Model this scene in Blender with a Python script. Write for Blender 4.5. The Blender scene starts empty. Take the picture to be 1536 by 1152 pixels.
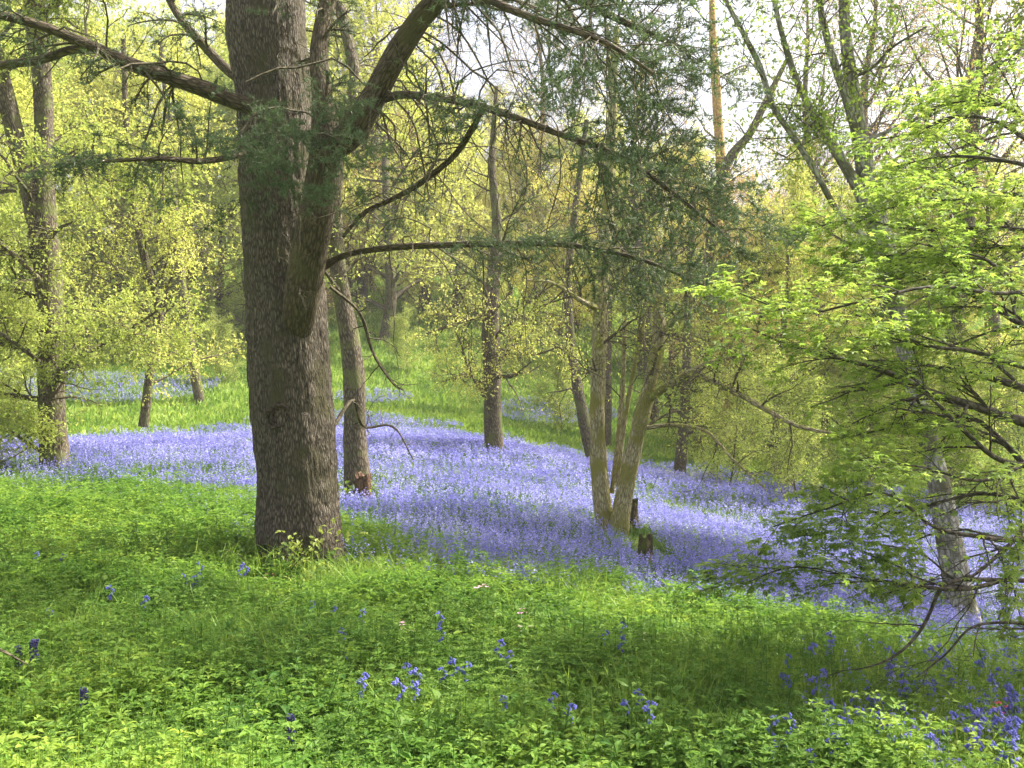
import bpy, math
import numpy as np
from mathutils import Vector

# ------------------------------------------------------------------ camera, sky, sun, exposure
scene = bpy.context.scene
F = 1475.0                      # focal length in pixels of the 1536 px wide photograph
EYE = 1.6
cd = bpy.data.cameras.new('camera'); cam = bpy.data.objects.new('camera', cd)
scene.collection.objects.link(cam); scene.camera = cam
cd.sensor_width = 36.0; cd.lens = F / 1536 * 36.0
cd.clip_start = 0.05; cd.clip_end = 2000
cam.location = (0, 0, EYE); cam.rotation_euler = (math.radians(90), 0, 0)

SUN = Vector((0.66, 0.30, 0.88)).normalized()
sel = math.asin(SUN.z); srot = math.atan2(SUN.x, SUN.y)
world = bpy.data.worlds.new('World'); scene.world = world; world.use_nodes = True
wn = world.node_tree.nodes; wl = world.node_tree.links
bg = wn['Background']
sky = wn.new('ShaderNodeTexSky'); sky.sky_type = 'NISHITA'; sky.sun_disc = False
sky.sun_elevation = sel; sky.sun_rotation = srot
sky.air_density = 1.0; sky.dust_density = 9.0; sky.ozone_density = 0.6
veil = wn.new('ShaderNodeMix'); veil.data_type = 'RGBA'; veil.blend_type = 'LIGHTEN'; veil.inputs['Factor'].default_value = 1.0   # thin high cloud
wl.new(sky.outputs['Color'], veil.inputs['A']); veil.inputs['B'].default_value = (2.7, 2.75, 3.0, 1)
wl.new(veil.outputs['Result'], bg.inputs['Color']); bg.inputs['Strength'].default_value = 0.15
sl = bpy.data.lights.new('sun', 'SUN'); sl.energy = 5.0; sl.angle = math.radians(0.5); sl.color = (1.0, 0.95, 0.85)
so = bpy.data.objects.new('sun', sl); scene.collection.objects.link(so)
so.rotation_euler = (-SUN).to_track_quat('-Z', 'Y').to_euler()
scene.view_settings.view_transform = 'Standard'; scene.view_settings.look = 'None'
scene.view_settings.gamma = 1.0; scene.view_settings.exposure = 1.35
scene.cycles.max_bounces = 7; scene.cycles.diffuse_bounces = 4; scene.cycles.transmission_bounces = 4
scene.cycles.glossy_bounces = 1; scene.cycles.transparent_max_bounces = 4
scene.cycles.caustics_reflective = False; scene.cycles.caustics_refractive = False
scene.cycles.sample_clamp_indirect = 6

COL = scene.collection
rng = np.random.default_rng(7)

# ------------------------------------------------------------------ numpy helpers
def nz(v):
    return v / np.maximum(np.linalg.norm(v, axis=-1, keepdims=True), 1e-9)
def _h(i, j, k):
    n = (i * 374761393 + j * 668265263 + k * 2147483647 + 1013904223) & 0xffffffff
    n = ((n ^ (n >> 13)) * 1274126177) & 0xffffffff
    return ((n ^ (n >> 16)) & 0xffff) / 65535.0
def vnoise(p):
    p = np.asarray(p, float); i = np.floor(p).astype(np.int64); f = p - i; f = f * f * (3 - 2 * f)
    r = 0
    for a in (0, 1):
        for b in (0, 1):
            for c in (0, 1):
                w = (f[..., 0] if a else 1 - f[..., 0]) * (f[..., 1] if b else 1 - f[..., 1]) * (f[..., 2] if c else 1 - f[..., 2])
                r = r + w * _h(i[..., 0] + a, i[..., 1] + b, i[..., 2] + c)
    return r * 2 - 1
def n2(x, y, s, seed=0.0):
    return vnoise(np.stack([x * s + seed, y * s + seed * 1.7, np.full_like(x, seed * 3.1)], -1))
def at(px, py, Y):
    return np.array([(px - 768) / F * Y, Y, EYE - (py - 576) / F * Y])
def project(X, Y, Z):
    Yc = np.maximum(Y, 0.2)
    return 768 + X / Yc * F, 576 - (Z - EYE) / Yc * F

# ------------------------------------------------------------------ ground height
_c = [(0,1152,4.2),(768,1152,4.15),(1536,1152,4.7),(60,900,7.2),(450,845,8.7),(80,705,17),(535,748,15),(742,680,24),
      (920,795,14),(1445,938,11),(1100,925,8.8),(600,850,9.4),(1100,790,19),(1210,725,26),(1536,890,14.5),(300,655,30),
      (640,642,32),(620,500,52),(640,600,39),(100,560,40),(850,590,42),(1110,700,34),(1300,610,47),(100,450,62),
      (1300,470,72),(700,410,78),(-500,790,10),(-500,640,26),(1020,722,28),(240,960,6.2)]
_P = [tuple(at(*c)) for c in _c] + [(0,0,0.03),(-6,0,0.3),(6,0,-0.4),(0,-8,0.3),(-10,-10,0.8),(12,-8,-1.0),(16,8,-2.4),
      (30,24,-2.6),(-30,24,0.8),(-45,70,11),(0,110,17),(60,100,12),(-60,110,18),(60,40,0.5),(-60,20,2.0)]
_P = np.array(_P); _XY = _P[:, :2]
def _U(d2):
    return 0.5 * d2 * np.log(d2 + 1e-9)
_n = len(_P)
_K = _U(((_XY[:, None] - _XY[None]) ** 2).sum(-1)) + np.eye(_n) * 0.05
_A = np.zeros((_n + 3, _n + 3)); _A[:_n, :_n] = _K; _A[:_n, _n] = 1; _A[:_n, _n + 1:] = _XY; _A[_n, :_n] = 1; _A[_n + 1:, :_n] = _XY.T
_W = np.linalg.solve(_A, np.concatenate([_P[:, 2], [0, 0, 0]]))
def gz(x, y):
    x = np.asarray(x, float); y = np.asarray(y, float)
    xc = np.clip(x, -62, 62); yc = np.clip(y, -12, 112)
    sh = x.shape; q = np.stack([xc.ravel(), yc.ravel()], -1); out = np.empty(len(q))
    for s in range(0, len(q), 20000):
        b = q[s:s + 20000]
        out[s:s + 20000] = _U(((b[:, None] - _XY[None]) ** 2).sum(-1)) @ _W[:_n] + _W[_n] + b @ _W[_n + 1:]
    out = out.reshape(sh)
    return out + 0.03 * n2(x, y, 0.9, 3.3) + 0.012 * n2(x, y, 3.1, 5.3)

# ------------------------------------------------------------------ geometry collector
class Geo:
    def __init__(s):
        s.V = []; s.Q = []; s.T = []; s.rest = []; s.rnd = []; s.n = 0
    def add(s, V, Q=None, T=None, rest=None, rnd=None):
        V = np.asarray(V, np.float32).reshape(-1, 3)
        if Q is not None and len(Q): s.Q.append(np.asarray(Q, np.int64).reshape(-1, 4) + s.n)
        if T is not None and len(T): s.T.append(np.asarray(T, np.int64).reshape(-1, 3) + s.n)
        s.V.append(V); s.rest.append(V if rest is None else np.asarray(rest, np.float32).reshape(-1, 3))
        s.rnd.append(np.full(len(V), 0.5, np.float32) if rnd is None else np.asarray(rnd, np.float32).ravel())
        s.n += len(V)
        return s
    def mesh(s, name, mat, smooth=False, origin=(0, 0, 0)):
        V = np.concatenate(s.V) - np.asarray(origin, np.float32)
        Q = np.concatenate(s.Q) if s.Q else np.zeros((0, 4), np.int64)
        T = np.concatenate(s.T) if s.T else np.zeros((0, 3), np.int64)
        me = bpy.data.meshes.new(name)
        me.vertices.add(len(V)); me.vertices.foreach_set('co', V.ravel())
        loops = np.concatenate([Q.ravel(), T.ravel()]).astype(np.int32)
        me.loops.add(len(loops)); me.loops.foreach_set('vertex_index', loops)
        me.polygons.add(len(Q) + len(T))
        st = np.concatenate([np.arange(len(Q)) * 4, len(Q) * 4 + np.arange(len(T)) * 3]).astype(np.int32)
        me.polygons.foreach_set('loop_start', st)
        me.polygons.foreach_set('use_smooth', np.full(len(Q) + len(T), bool(smooth)))
        a = me.attributes.new('rest', 'FLOAT_VECTOR', 'POINT'); a.data.foreach_set('vector', np.concatenate(s.rest).ravel())
        a = me.attributes.new('rnd', 'FLOAT', 'POINT'); a.data.foreach_set('value', np.concatenate(s.rnd))
        me.materials.append(mat); me.update(calc_edges=True)
        return me

def obj(name, geo, mat, parent=None, smooth=False, kind=None, origin=None):
    org = origin if origin is not None else (tuple(parent.location) if parent is not None else (0, 0, 0))
    o = bpy.data.objects.new(name, geo.mesh(name, mat, smooth, org))
    COL.objects.link(o)
    if parent is not None: o.parent = parent
    else: o.location = org
    if kind: o['kind'] = kind
    return o
def thing(name, label, cat, loc, group=None):
    o = bpy.data.objects.new(name, None); COL.objects.link(o); o.location = tuple(float(v) for v in loc)
    o['label'] = label; o['category'] = cat
    if group: o['group'] = group
    return o
def copy_tree(root, loc, rz, sc, label, group=None):
    r = root.copy(); COL.objects.link(r); r.location = tuple(float(v) for v in loc); r.rotation_euler = (0, 0, rz)
    r.scale = (sc, sc, sc) if not hasattr(sc, '__len__') else sc
    r['label'] = label
    if group: r['group'] = group
    for ch in list(root.children):
        c = ch.copy(); COL.objects.link(c); c.parent = r
        for g in ch.children:
            d = g.copy(); COL.objects.link(d); d.parent = c
    return r

# ------------------------------------------------------------------ tubes, branches, leaves (all vectorised)
def resample(P, R, n):
    """Catmull-Rom through the control points"""
    P = np.asarray(P, float); R = np.asarray(R, float); m = len(P)
    A = np.concatenate([P, R[:, None]], 1)
    A = np.concatenate([[2 * A[0] - A[1]], A, [2 * A[-1] - A[-2]]])
    t = np.linspace(0, m - 1 - 1e-6, n); i = t.astype(int); f = (t - i)[:, None]
    a, b, c, d = A[i], A[i + 1], A[i + 2], A[i + 3]
    o = 0.5 * (2 * b + (c - a) * f + (2 * a - 5 * b + 4 * c - d) * f ** 2 + (3 * b - a - 3 * c + d) * f ** 3)
    return o[:, :3], np.maximum(o[:, 3], 0.0008)
def tubes(geo, P, R, sides=3, rough=0.0, rscale=3.0, rnd=None, flare=None):
    """P (N,k,3), R (N,k)"""
    P = np.asarray(P, float); R = np.asarray(R, float)
    if P.ndim == 2: P = P[None]; R = R[None]
    N, k, _ = P.shape
    if N == 0: return geo
    T = np.empty_like(P); T[:, 1:-1] = P[:, 2:] - P[:, :-2]; T[:, 0] = P[:, 1] - P[:, 0]; T[:, -1] = P[:, -1] - P[:, -2]
    T = nz(T)
    ref = np.where(np.abs(T[:, :1, 2:3]) > 0.8, np.array([0., 1., 0.]), np.array([0., 0., 1.]))
    B = nz(np.cross(T, np.broadcast_to(ref, T.shape))); C = np.cross(B, T)
    th = np.linspace(0, 2 * np.pi, sides, endpoint=False)
    ct, st_ = np.cos(th), np.sin(th)
    dirv = B[:, :, None] * ct[None, None, :, None] + C[:, :, None] * st_[None, None, :, None]
    L = np.concatenate([np.zeros((N, 1)), np.cumsum(np.linalg.norm(np.diff(P, axis=1), axis=2), axis=1)], 1)
    off = (np.arange(N) * 3.7)[:, None, None]
    rr = np.broadcast_to(R[:, :, None], (N, k, sides))
    rest = np.stack([rr * ct + off * 0.9, rr * st_ + off * 1.3, np.broadcast_to(L[:, :, None], rr.shape) + off], -1)
    rad = rr.copy()
    if rough:
        q = np.stack([np.broadcast_to(ct, rr.shape) * 1.6 + off, np.broadcast_to(st_, rr.shape) * 1.6, L[:, :, None] * rscale + 0 * rr], -1)
        rad = rad * (1 + rough * (vnoise(q) + 0.5 * vnoise(q * 2.3 + 9)))
    if flare is not None: rad = rad * flare(L[:, :, None], th[None, None, :])
    V = P[:, :, None] + dirv * rad[..., None]
    a = np.arange(k - 1)[:, None] * sides; s = np.arange(sides)[None]; s2 = (s + 1) % sides
    q = np.stack([a + s, a + s2, a + sides + s2, a + sides + s], -1).reshape(-1, 4)
    Q = (q[None] + (np.arange(N) * k * sides)[:, None, None]).reshape(-1, 4)
    rv = None if rnd is None else np.repeat(rnd, k * sides)
    geo.add(V, Q, rest=rest, rnd=rv)
    return geo
def interp(P, t):
    """P (N,k,3), t (N,m) in 0..1 -> points, tangents (N,m,3)"""
    k = P.shape[1]; x = np.clip(t, 0, 0.9999) * (k - 1); i = x.astype(int); f = (x - i)[..., None]
    ii = np.arange(len(P))[:, None]
    a = P[ii, i]; b = P[ii, i + 1]
    return a + (b - a) * f, nz(b - a)
def interpR(R, t):
    k = R.shape[1]; x = np.clip(t, 0, 0.9999) * (k - 1); i = x.astype(int); f = x - i
    ii = np.arange(len(R))[:, None]
    return R[ii, i] * (1 - f) + R[ii, i + 1] * f
def sprout(P, R, n, ln, ang=(40, 70), t0=0.2, t1=1.0, grav=0.0, wig=0.15, npts=5, rfac=0.5, flat=0.0, up=0.0, taper=0.25, rmin=0.0015, tl=0.5, rg=None):
    """n children on each parent polyline. flat 1 keeps them in a level spray"""
    rg = rg or rng
    N = len(P); t = t0 + (t1 - t0) * (np.arange(n)[None] + rg.random((N, n))) / n
    pos, tan = interp(P, t); r = interpR(R, t)
    v = rg.normal(size=(N, n, 3)); v[..., 2] *= (1 - flat)
    v[..., :] += 0
    perp = nz(v - (v * tan).sum(-1, keepdims=True) * tan)
    a = np.radians(rg.uniform(ang[0], ang[1], (N, n)))[..., None]
    d = np.cos(a) * tan + np.sin(a) * perp; d[..., 2] += up; d = nz(d)
    Ls = rg.uniform(ln[0], ln[1], (N, n)) * (1 - tl * t)
    pos = pos.reshape(-1, 3); d = d.reshape(-1, 3); Ls = Ls.ravel(); r = np.maximum(r.ravel() * rfac, rmin)
    pts = [pos]; st = (Ls / (npts - 1))[:, None]
    for k in range(npts - 1):
        pts.append(pts[-1] + d * st)
        d = d + rg.normal(size=d.shape) * wig; d[:, 2] += grav; d = nz(d)
    CP = np.stack(pts, 1)
    CR = r[:, None] * np.linspace(1, taper, npts)[None]
    return CP, CR
def leaves(geo, pos, dirv, size, nup=0.7, wr=0.5, fold=0.12, kind='leaf', rg=None, droop=0.0, rnd=None):
    rg = rg or rng
    N = len(pos)
    if N == 0: return geo
    L = np.asarray(size) * rg.uniform(0.7, 1.25, N)
    d = nz(dirv); nrm = rg.normal(size=(N, 3)); nrm[:, 2] = np.abs(nrm[:, 2]) * (1 - nup) + nup * 2.5; nrm[:, :2] *= (1.0 - 0.6 * nup)
    n = nz(nrm - (nrm * d).sum(-1, keepdims=True) * d); s = np.cross(d, n)
    L_ = L[:, None]
    rv = rg.random(N) if rnd is None else rnd
    if kind == 'leaf':
        b = pos; t = pos + d * L_ - n * L_ * droop
        m = pos + d * L_ * 0.45
        l = m + s * L_ * wr / 2 + n * L_ * fold; r = m - s * L_ * wr / 2 + n * L_ * fold
        V = np.stack([b, l, t, r], 1); i = np.arange(N)[:, None] * 4
        T = np.concatenate([i + np.array([[0, 2, 1]]), i + np.array([[0, 3, 2]])]); geo.add(V, T=T, rnd=np.repeat(rv, 4))
    elif kind == 'near':
        b = pos; c = pos + d * L_ * 0.5 + n * L_ * 0.03; t = pos + d * L_ - n * L_ * (0.12 + droop)
        m = pos + d * L_ * 0.38
        l = m + s * L_ * wr / 2 + n * L_ * fold; r = m - s * L_ * wr / 2 + n * L_ * fold
        m2 = pos + d * L_ * 0.72 - n * L_ * 0.03
        l2 = m2 + s * L_ * wr / 3.2 + n * L_ * fold * .5; r2 = m2 - s * L_ * wr / 3.2 + n * L_ * fold * .5
        V = np.stack([b, l, l2, t, r2, r, c], 1); i = np.arange(N)[:, None] * 7
        T = np.concatenate([i + np.array([x]) for x in ([0, 6, 1], [1, 6, 2], [2, 6, 3], [0, 5, 6], [5, 4, 6], [4, 3, 6])])
        geo.add(V, T=T, rnd=np.repeat(rv, 7))
    elif kind == 'palm':
        Vs = []; 
        for al, le in ((-1.75, .55), (-0.9, .85), (0, 1.0), (0.9, .85), (1.75, .55)):
            e = d * math.cos(al) + s * math.sin(al); g = -d * math.sin(al) + s * math.cos(al)
            a = L_ * le * 0.6
            Vs.append(np.stack([pos, pos + e * a * .5 + g * a * .2, pos + e * a - n * a * rg.uniform(0.05, .35, (N, 1)), pos + e * a * .5 - g * a * .2], 1))
        V = np.stack(Vs, 1)
        Q = np.arange(N * 20).reshape(-1, 4); geo.add(V, Q, rnd=np.repeat(rv, 20))
    elif kind == 'blade':
        w = wr * L_ / 2
        m = pos + d * L_ * .5; tip_d = nz(d + np.concatenate([nrm[:, :2] * .5, np.full((N, 1), -0.3 - droop)], 1)); t = m + tip_d * L_ * .5
        V = np.stack([pos - s * w, pos + s * w, m + s * w * .85, m - s * w * .85, t], 1); i = np.arange(N)[:, None] * 5
        geo.add(V, Q=i + np.array([[0, 1, 2, 3]]), T=i + np.array([[3, 2, 4]]), rnd=np.repeat(rv, 5))
    elif kind == 'needle':
        w = L_ * wr / 2
        V = np.stack([pos - s * w, pos + s * w, pos + d * L_], 1); geo.add(V, T=np.arange(N * 3).reshape(-1, 3), rnd=np.repeat(rv, 3))
    return geo
def along(P, n, t0=0.15, rg=None):
    rg = rg or rng
    t = t0 + (1 - t0) * rg.random((len(P), n))
    p, d = interp(P, t)
    return p.reshape(-1, 3), d.reshape(-1, 3)

# ------------------------------------------------------------------ materials
def nodes(name):
    m = bpy.data.materials.new(name); m.use_nodes = True
    nt = m.node_tree; nt.nodes.clear(); out = nt.nodes.new('ShaderNodeOutputMaterial')
    return m, nt, out
def ramp(nt, stops):
    r = nt.nodes.new('ShaderNodeValToRGB'); e = r.color_ramp.elements
    while len(e) < len(stops): e.new(0.5)
    for el, (p, c) in zip(e, stops): el.position = p; el.color = (*c, 1)
    return r
def leaf_mat(name, cols, transl=0.45, tcol=1.25, clump=0.8, spec=0.25, yellow=(1.12, 1.08, 0.85)):
    """cols: colours picked by the per-leaf random value; slow noise shifts it from clump to clump"""
    m, nt, out = nodes(name); L = nt.links.new
    at_ = nt.nodes.new('ShaderNodeAttribute'); at_.attribute_name = 'rnd'
    g = nt.nodes.new('ShaderNodeNewGeometry')
    no = nt.nodes.new('ShaderNodeTexNoise'); no.inputs['Scale'].default_value = clump; no.inputs['Detail'].default_value = 2
    L(g.outputs['Position'], no.inputs['Vector'])
    mx = nt.nodes.new('ShaderNodeMath'); mx.operation = 'MULTIPLY_ADD'; mx.inputs[1].default_value = 1.6; L(no.outputs['Fac'], mx.inputs[0])
    s = nt.nodes.new('ShaderNodeMath'); s.operation = 'MULTIPLY_ADD'; s.inputs[1].default_value = 0.6; L(at_.outputs['Fac'], s.inputs[0]); s.inputs[2].default_value = -0.6
    L(s.outputs[0], mx.inputs[2])
    r = ramp(nt, [(i / (len(cols) - 1), c) for i, c in enumerate(cols)]); L(mx.outputs[0], r.inputs['Fac'])
    p = nt.nodes.new('ShaderNodeBsdfPrincipled'); p.inputs['Roughness'].default_value = 0.5
    p.inputs['Specular IOR Level'].default_value = spec; L(r.outputs['Color'], p.inputs['Base Color'])
    t = nt.nodes.new('ShaderNodeBsdfTranslucent')
    mu = nt.nodes.new('ShaderNodeMix'); mu.data_type = 'RGBA'; mu.blend_type = 'MULTIPLY'; mu.inputs['Factor'].default_value = 1
    L(r.outputs['Color'], mu.inputs['A']); mu.inputs['B'].default_value = (yellow[0] * tcol, yellow[1] * tcol, yellow[2] * tcol, 1)
    L(mu.outputs['Result'], t.inputs['Color'])
    ms = nt.nodes.new('ShaderNodeMixShader'); ms.inputs['Fac'].default_value = transl
    L(p.outputs[0], ms.inputs[1]); L(t.outputs[0], ms.inputs[2]); L(ms.outputs[0], out.inputs['Surface'])
    return m
def bark_mat(name, dark, mid, light, moss=None, su=26.0, sv=4.0, bump=0.02, mossamt=0.5, mossz=None, pale=None):
    m, nt, out = nodes(name); L = nt.links.new
    a = nt.nodes.new('ShaderNodeAttribute'); a.attribute_name = 'rest'
    mp = nt.nodes.new('ShaderNodeMapping'); mp.inputs['Scale'].default_value = (su, su, sv); L(a.outputs['Vector'], mp.inputs['Vector'])
    n0 = nt.nodes.new('ShaderNodeTexNoise'); n0.inputs['Scale'].default_value = 0.6; n0.inputs['Detail'].default_value = 3; L(mp.outputs[0], n0.inputs['Vector'])
    ad = nt.nodes.new('ShaderNodeMix'); ad.data_type = 'RGBA'; ad.blend_type = 'ADD'; ad.inputs['Factor'].default_value = 0.9
    L(mp.outputs[0], ad.inputs['A']); L(n0.outputs['Color'], ad.inputs['B'])
    vo = nt.nodes.new('ShaderNodeTexVoronoi'); vo.feature = 'DISTANCE_TO_EDGE'; vo.inputs['Scale'].default_value = 1.0; L(ad.outputs['Result'], vo.inputs['Vector'])
    vr = nt.nodes.new('ShaderNodeMapRange'); vr.inputs['From Max'].default_value = 0.28; L(vo.outputs['Distance'], vr.inputs['Value'])
    n1 = nt.nodes.new('ShaderNodeTexNoise'); n1.inputs['Scale'].default_value = 1.6; n1.inputs['Detail'].default_value = 8; n1.inputs['Roughness'].default_value = 0.65; L(mp.outputs[0], n1.inputs['Vector'])
    mm = nt.nodes.new('ShaderNodeMath'); mm.operation = 'MULTIPLY'; L(vr.outputs[0], mm.inputs[0]); L(n1.outputs['Fac'], mm.inputs[1])
    ht = nt.nodes.new('ShaderNodeMath'); ht.operation = 'MULTIPLY_ADD'; L(n1.outputs['Fac'], ht.inputs[0]); ht.inputs[1].default_value = 0.6; L(mm.outputs[0], ht.inputs[2])
    r = ramp(nt, [(0.22, dark), (0.5, mid), (0.95, light)]); L(ht.outputs[0], r.inputs['Fac'])
    col = r.outputs['Color']
    n2_ = nt.nodes.new('ShaderNodeTexNoise'); n2_.inputs['Scale'].default_value = 2.2; n2_.inputs['Detail'].default_value = 5; L(a.outputs['Vector'], n2_.inputs['Vector'])
    if pale:
        rp = ramp(nt, [(0.5, (0, 0, 0)), (0.62, (1, 1, 1))]); L(n2_.outputs['Fac'], rp.inputs['Fac'])
        mxp = nt.nodes.new('ShaderNodeMix'); mxp.data_type = 'RGBA'; L(rp.outputs['Color'], mxp.inputs['Factor']); L(col, mxp.inputs['A']); mxp.inputs['B'].default_value = (*pale, 1)
        col = mxp.outputs['Result']
    if moss:
        n3 = nt.nodes.new('ShaderNodeTexNoise'); n3.inputs['Scale'].default_value = 3.1; n3.inputs['Detail'].default_value = 7
        g = nt.nodes.new('ShaderNodeNewGeometry'); L(g.outputs['Position'], n3.inputs['Vector'])
        lo = 0.62 - 0.25 * mossamt
        fac = n3.outputs['Fac']
        rm = ramp(nt, [(lo, (0, 0, 0)), (lo + 0.14, (1, 1, 1))]); L(fac, rm.inputs['Fac'])
        mxm = nt.nodes.new('ShaderNodeMix'); mxm.data_type = 'RGBA'; L(rm.outputs['Color'], mxm.inputs['Factor']); L(col, mxm.inputs['A']); mxm.inputs['B'].default_value = (*moss, 1)
        col = mxm.outputs['Result']
    p = nt.nodes.new('ShaderNodeBsdfPrincipled'); p.inputs['Roughness'].default_value = 0.85; p.inputs['Specular IOR Level'].default_value = 0.2
    L(col, p.inputs['Base Color'])
    b = nt.nodes.new('ShaderNodeBump'); b.inputs['Strength'].default_value = 1.0; b.inputs['Distance'].default_value = bump
    L(ht.outputs[0], b.inputs['Height']); L(b.outputs[0], p.inputs['Normal'])
    L(p.outputs[0], out.inputs['Surface'])
    return m

M = {}
M['cedar_bark'] = bark_mat('cedar_bark', (.024, .020, .015), (.092, .077, .058), (.235, .205, .16), moss=(.085, .078, .042), mossamt=0.35, su=58, sv=13, bump=0.022)
M['cedar_limb'] = bark_mat('cedar_limb', (.024, .019, .012), (.075, .06, .038), (.15, .12, .08), moss=(.085, .078, .035), mossamt=0.35, su=40, sv=10, bump=0.01)
M['brown_bark'] = bark_mat('brown_bark', (.025, .021, .014), (.095, .078, .055), (.21, .18, .13), moss=(.12, .13, .05), mossamt=0.5, su=30, sv=9, bump=0.015)
M['moss_bark'] = bark_mat('moss_bark', (.09, .078, .04), (.36, .32, .18), (.60, .54, .36), moss=(.25, .24, .07), mossamt=0.6, su=40, sv=9, bump=0.02)
M['grey_bark'] = bark_mat('grey_bark', (.07, .065, .06), (.24, .23, .215), (.46, .44, .41), moss=(.10, .095, .06), mossamt=0.6, su=22, sv=8, bump=0.008)
M['orange_bark'] = bark_mat('orange_bark', (.16, .09, .035), (.42, .26, .09), (.6, .42, .18), su=20, sv=6, bump=0.01)
M['twig'] = bark_mat('twig', (.03, .027, .018), (.085, .072, .045), (.15, .13, .08), su=30, sv=20, bump=0.002)
M['maple_bark'] = bark_mat('maple_bark', (.025, .022, .018), (.06, .052, .042), (.12, .105, .085), su=30, sv=20, bump=0.003)
M['stump'] = bark_mat('stump', (.02, .016, .01), (.07, .055, .035), (.16, .13, .08), moss=(.10, .12, .03), mossamt=0.5, su=18, sv=8, bump=0.02)
M['scar'] = bark_mat('scar', (.015, .012, .009), (.05, .038, .027), (.15, .12, .09), su=60, sv=20, bump=0.008)
M['heart'] = bark_mat('heart', (.03, .017, .010), (.085, .048, .030), (.16, .10, .065), su=20, sv=8, bump=0.01)
M['needles'] = leaf_mat('needles', [(.035, .06, .026), (.072, .115, .05), (.14, .205, .10)], transl=0.3, clump=1.5, yellow=(1, 1, .8))
M['spring'] = leaf_mat('spring', [(.24, .29, .07), (.40, .44, .11), (.60, .60, .20)], transl=0.55, clump=0.5)
M['lime'] = leaf_mat('lime', [(.18, .25, .05), (.31, .38, .09), (.47, .52, .16)], transl=0.5, clump=0.5)
M['bronze'] = leaf_mat('bronze', [(.28, .21, .10), (.42, .33, .17), (.44, .43, .18)], transl=0.45, clump=0.6, yellow=(1.15, 1.0, .7))
M['yellow'] = leaf_mat('yellow', [(.34, .33, .06), (.48, .46, .10), (.58, .56, .20)], transl=0.5, clump=0.5)
M['deep'] = leaf_mat('deep', [(.035, .075, .02), (.08, .14, .035), (.14, .21, .05)], transl=0.35, clump=0.5)
M['maple'] = leaf_mat('maple', [(.13, .21, .045), (.23, .32, .07), (.38, .45, .12)], transl=0.6, clump=1.2, yellow=(1.04, 1.08, .72))
M['ground_leaf'] = leaf_mat('ground_leaf', [(.055, .13, .025), (.10, .21, .035), (.18, .30, .05), (.29, .39, .065)], transl=0.45, clump=0.8, spec=.1)
M['grass'] = leaf_mat('grass', [(.10, .20, .035), (.19, .31, .05), (.33, .42, .10)], transl=0.4, clump=0.7)
M['herb'] = leaf_mat('herb', [(.06, .14, .03), (.12, .22, .045), (.21, .32, .07)], transl=0.45, clump=1.1, spec=.1)
M['litter'] = leaf_mat('litter', [(.12, .07, .03), (.24, .15, .07), (.36, .27, .15)], transl=0.15, clump=2)
M['strap'] = leaf_mat('strap', [(.05, .11, .04), (.10, .18, .05), (.17, .25, .06)], transl=0.3, clump=0.7)
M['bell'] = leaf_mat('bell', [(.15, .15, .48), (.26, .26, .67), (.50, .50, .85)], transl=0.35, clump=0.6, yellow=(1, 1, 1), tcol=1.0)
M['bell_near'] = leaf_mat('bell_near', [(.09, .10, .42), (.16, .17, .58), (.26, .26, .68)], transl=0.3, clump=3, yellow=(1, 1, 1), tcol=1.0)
M['bell_dusk'] = leaf_mat('bell_dusk', [(.04, .04, .12), (.07, .06, .20), (.10, .09, .26)], transl=0.2, clump=3, yellow=(1, 1, 1), tcol=1.0)
M['pink'] = leaf_mat('pink', [(.55, .28, .42), (.65, .38, .50), (.75, .5, .6)], transl=0.3, clump=3, yellow=(1, 1, 1), tcol=1.0)
M['red'] = leaf_mat('red', [(.6, .05, .12), (.7, .08, .15), (.75, .15, .2)], transl=0.3, clump=3, yellow=(1, 1, 1), tcol=1.0)
M['cream'] = leaf_mat('cream', [(.6, .58, .35), (.7, .68, .45), (.8, .78, .6)], transl=0.3, clump=3, yellow=(1, 1, 1), tcol=1.0)

def ground_mat():
    m, nt, out = nodes('ground'); L = nt.links.new
    g = nt.nodes.new('ShaderNodeNewGeometry')
    n = nt.nodes.new('ShaderNodeTexNoise'); n.inputs['Scale'].default_value = 0.35; n.inputs['Detail'].default_value = 12; n.inputs['Roughness'].default_value = .7; L(g.outputs['Position'], n.inputs['Vector'])
    r = ramp(nt, [(0.3, (.06, .09, .025)), (0.48, (.12, .18, .04)), (0.6, (.18, .25, .06)), (0.75, (.12, .10, .05))]); L(n.outputs['Fac'], r.inputs['Fac'])
    n2_ = nt.nodes.new('ShaderNodeTexNoise'); n2_.inputs['Scale'].default_value = 14; n2_.inputs['Detail'].default_value = 8; L(g.outputs['Position'], n2_.inputs['Vector'])
    p = nt.nodes.new('ShaderNodeBsdfPrincipled'); p.inputs['Roughness'].default_value = 0.95; p.inputs['Specular IOR Level'].default_value = 0.1
    L(r.outputs['Color'], p.inputs['Base Color'])
    b = nt.nodes.new('ShaderNodeBump'); b.inputs['Distance'].default_value = 0.06; L(n2_.outputs['Fac'], b.inputs['Height']); L(b.outputs[0], p.inputs['Normal'])
    L(p.outputs[0], out.inputs['Surface'])
    return m
M['ground'] = ground_mat()

# ------------------------------------------------------------------ ground sheet
def axis(lo, hi, a, b, fine, coarse):
    return np.unique(np.concatenate([np.linspace(lo, a, coarse), np.linspace(a, b, fine), np.linspace(b, hi, coarse)]))
gx = axis(-500, 500, -45, 45, 260, 24); gy = axis(-60, 600, -2, 85, 280, 20)
GX, GY = np.meshgrid(gx, gy); GZ = gz(GX, GY)
g = Geo(); nx, ny = len(gx), len(gy)
ii = (np.arange(ny - 1)[:, None] * nx + np.arange(nx - 1)[None]).ravel()
g.add(np.stack([GX, GY, GZ], -1), np.stack([ii, ii + 1, ii + nx + 1, ii + nx], -1))
obj('ground', g, M['ground'], smooth=True, kind='structure')

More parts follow.
